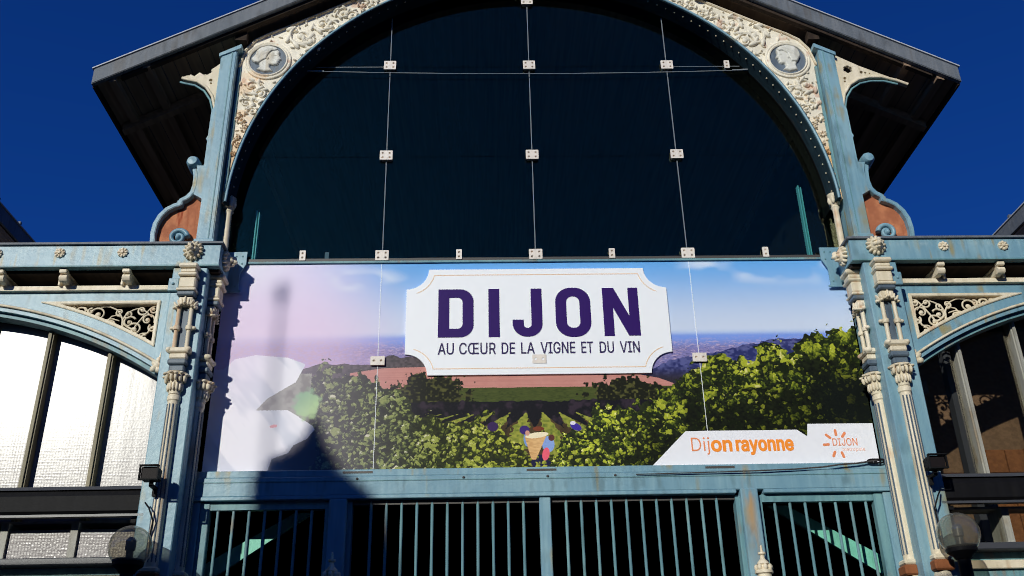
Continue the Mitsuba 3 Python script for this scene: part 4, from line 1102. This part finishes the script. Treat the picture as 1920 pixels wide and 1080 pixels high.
capt = Polygon([(0.955, 3.969), (1.30, 4.302), (2.315, 4.302), (2.40, 4.238), (2.418, 4.355), (3.015, 4.355), (3.015, 3.969)])
CP = part('caption_panel', ext(capt, -0.020, -0.0135), 'caption_white', BAN)
part('thin_word', text('Dij', 1.338, 1.505, 4.115, 0.125, -0.0232, grow=-0.0012), 'print_coral', CP)
part('bold_word', text('on', 1.522, 1.70, 4.115, 0.125, -0.0232, grow=0.0065), 'print_orange', CP)
part('bold_word', text('rayonne', 1.745, 2.258, 4.115, 0.125, -0.0232, grow=0.0065), 'print_orange', CP)
for a, r in ((0.9, .125), (1.6, .125), (2.4, .125), (3.2, .125), (4.25, .125), (5.0, .125)):
    cx, cz = 2.665, 4.165
    p0 = (cx + 0.085 * math.cos(a), cz + 0.085 * math.sin(a)); p1 = (cx + r * math.cos(a), cz + r * math.sin(a))
    part('sun_ray', ext(LineString([p0, p1]).buffer(0.012), -0.0222, -0.0202), 'print_coral', CP)
part('logo_word', text('DIJON', 2.62, 2.845, 4.148, 0.068, -0.0232), 'print_coral', CP)
part('logo_line', text('métropole', 2.70, 2.905, 4.098, 0.03, -0.0232), 'print_pale_orange', CP)

# ------------------------------------------------------------------ awnings, floodlights, globe lamps
for s in (1, -1):
    side = 'left' if s == -1 else 'right'
    A_ = thing('awning', 'long black retracted awning box across the ' + ('bright frosted window on the left' if s == -1 else 'dark clear window on the right'), 'awning', 'awning boxes across the side windows')
    prof = [(-0.25, 3.55), (-0.36, 3.55), (-0.39, 3.575), (-0.39, 3.70), (-0.365, 3.745), (-0.33, 3.76), (-0.25, 3.76)]
    part('cassette', mir(extx(prof, 3.30, 8.4), s), 'black_metal', A_)
    part('drop_bar', mir(extx([(-0.40, 3.525), (-0.34, 3.525), (-0.34, 3.545), (-0.40, 3.545)], 3.32, 8.38), s), 'dark_grey_metal', A_)
    part('lid', mir(extx([(-0.385, 3.752), (-0.345, 3.79), (-0.25, 3.80), (-0.25, 3.765), (-0.335, 3.7605)], 3.30, 8.4), s), 'dark_grey_metal', A_)  # lighter grey strip stands in for the sunlit rounded top
    part('end_cap', mir(extx([(y * 1.0 - 0.004, z - 0.004 if z < 3.6 else z + 0.004) for y, z in prof], 3.272, 3.299), s), 'black_metal', A_)
    part('bracket', mir([rbx(3.385, 3.44, -0.249, -0.205, 3.44, 3.80, 0.006), bx(3.39, 3.43, -0.36, -0.25, 3.48, 3.515)], s), 'black_metal', A_)
    part('cable_clip', mir([tube([(3.30, -0.45, 3.62), (3.24, -0.52, 3.56), (3.20, -0.50, 3.46), (3.215, -0.48, 3.34), (3.19, -0.48, 3.22)], 0.007, 6)], s), 'black_metal', A_, smooth=True)

    F_ = thing('floodlight', 'small black floodlight on the pier at the inner end of the ' + ('left' if s == -1 else 'right') + ' awning', 'floodlight', 'floodlights on the piers')
    fl = rbx(3.155, 3.30, -0.66, -0.56, 3.755, 3.865, 0.015)
    part('housing', mir(fl, s), 'black_metal', F_)
    part('visor', mir([bx(3.15, 3.305, -0.70, -0.662, 3.862, 3.872), bx(3.15, 3.16, -0.69, -0.662, 3.75, 3.861), bx(3.295, 3.305, -0.69, -0.662, 3.75, 3.861), bx(3.161, 3.294, -0.69, -0.662, 3.75, 3.758)], s), 'black_metal', F_)
    part('lamp_glass', mir([bx(3.165, 3.29, -0.668, -0.662, 3.765, 3.857)], s), 'lamp_lens', F_)
    for k in range(5):
        part('cooling_fin', mir(bx(3.17 + 0.027 * k, 3.175 + 0.027 * k, -0.559, -0.53, 3.765, 3.855), s), 'black_metal', F_)
    part('bracket', mir([bx(3.21, 3.24, -0.60, -0.47, 3.715, 3.74), bx(3.21, 3.24, -0.5, -0.47, 3.66, 3.714), bx(3.21, 3.24, -0.60, -0.58, 3.741, 3.754)], s), 'black_metal', F_)

    P_ = thing('globe_lamp', 'smoked glass globe lamp on a black post in front of the ' + ('left' if s == -1 else 'right') + ' pier', 'street lamp', 'globe lamps in front of the piers')
    gx, gy, gz, gr = (3.285 if s == -1 else 3.265), -0.68, 3.215, 0.165
    an = np.linspace(-PI / 2 + 0.32, PI / 2, 22)
    part('globe', mir(lathe([(gr * math.cos(a), gr * math.sin(a)) for a in an], (gx, gy, gz), n=40), s), 'smoked_glass', P_, smooth=True)
    part('gallery', mir(lathe([(0, -0.20), (0.06, -0.20), (0.075, -0.175), (0.115, -0.145), (0.12, -0.10), (0.10, -0.10), (0.0, -0.105)], (gx, gy, gz), n=28), s), 'black_metal', P_, smooth=35)
    part('lamp_tube', mir(lathe([(0, -0.10), (0.028, -0.10), (0.028, -0.03), (0.040, -0.02), (0.040, 0.05), (0.02, 0.075), (0, 0.078)], (gx, gy, gz), n=18), s), 'dark_grey_metal', P_, smooth=35)
    part('post', mir(lathe([(0, 0), (0.11, 0), (0.11, 0.5), (0.06, 0.55), (0.05, 2.6), (0.065, 2.63), (0.065, 2.68), (0.05, 2.7), (0.05, 3.02), (0, 3.02)], (gx, gy, 0), n=24), s), 'black_metal', P_, smooth=35)

CB = thing('power_cable', 'thin dark cable lying loosely along the right end of the lintel above the gate', 'cable')
pts = [(3.02, -0.13, 3.985), (2.9, -0.155, 3.965), (2.75, -0.16, 3.945), (2.6, -0.165, 3.935), (2.45, -0.165, 3.915), (2.2, -0.165, 3.90), (1.9, -0.17, 3.89), (1.6, -0.165, 3.885), (1.2, -0.16, 3.88), (0.8, -0.16, 3.874)]
part('strand', [tube(pts, np.linspace(0.009, 0.005, len(pts)), 6)], 'bolt_dark', CB, smooth=True)
part('loop', [tube([(2.98 + 0.05 * math.cos(a) - 0.03 * a / 6, -0.15, 3.965 + 0.018 * math.sin(a)) for a in np.linspace(0, 6 * PI, 40)], 0.007, 6)], 'black_metal', CB, smooth=True)

# ------------------------------------------------------------------ the house across the square (behind the viewer), whose curved gable is shaped to throw the shadow on the gate
HS = thing('townhouse', 'stone townhouse with slate roof and curved gable across the square, behind the viewer', 'building')
hy = -11.2
t_h = -hy / math.cos(SUN_AZ) / math.cos(SUN_EL)
drop = lambda y: (-y) / (math.cos(SUN_AZ)) * math.tan(SUN_EL)
shx = lambda y: -(-y) * math.tan(SUN_AZ)
eave = 2.80 + drop(hy)
for x0, x1, ev, yy in ((-26.0, -6.72, 3.02 + drop(hy), hy), (-6.7, 3.98, 2.72 + drop(hy), hy), (4.0, 26.0, 12.6, -15.5)):
    part('wall', bx(x0, x1, yy - 9, yy, 0, ev - 0.25), 'stone_wall', HS)
    part('roof', extx([(yy + 0.30, ev - 0.248), (yy + 0.30, ev - 0.1), (yy - 4.6, ev + 1.0), (yy - 9.3, ev - 0.1), (yy - 9.3, ev - 0.248)], x0, x1), 'slate', HS)
ty = hy + 0.02
tx, tz = shx(ty), drop(ty)
gab = [(-2.45, 2.4), (-2.45, 4.04), (-2.37, 4.12), (-2.23, 4.18), (-2.13, 4.28), (-2.05, 4.50), (-1.99, 4.31), (-1.89, 4.16), (-1.78, 3.99), (-1.64, 3.88), (-1.46, 3.74), (-1.33, 3.42), (-1.24, 3.1), (-1.24, 2.4)]
part('curved_gable', ext(Polygon([(x + tx, z + tz) for x, z in gab]), ty - 0.14, ty), 'stone_wall', HS)
sy = hy - 4.6
sx, sz = -2.43 + shx(sy), drop(sy)
POLE = part('weather_vane', lathe([(0.03, 6.5), (0.02, sz + 5.2), (0.015, sz + 5.80), (0.0, sz + 5.80)], (sx, sy, 0), n=10), 'slate', HS, smooth=30)  # unseen pole added only to throw the soft streak on the banner
part('ball', blob(sx, sy, sz + 5.72, 0.045, 0.045, 0.13), 'slate', POLE, smooth=True)
for i in range(7):
    for fz in (1.2, 4.4):
        x = -24.5 + 3.95 * i
        wn = part('window', bx(x, x + 1.1, hy + 0.002, hy + 0.03, fz, fz + 1.9), 'bolt_dark', HS)
        part('frame', [bx(x - 0.12, x - 0.002, hy + 0.002, hy + 0.07, fz - 0.1, fz + 2.0), bx(x + 1.102, x + 1.22, hy + 0.002, hy + 0.07, fz - 0.1, fz + 2.0), bx(x - 0.002, x + 1.102, hy + 0.002, hy + 0.07, fz + 1.902, fz + 2.0)], 'stone_wall', wn)
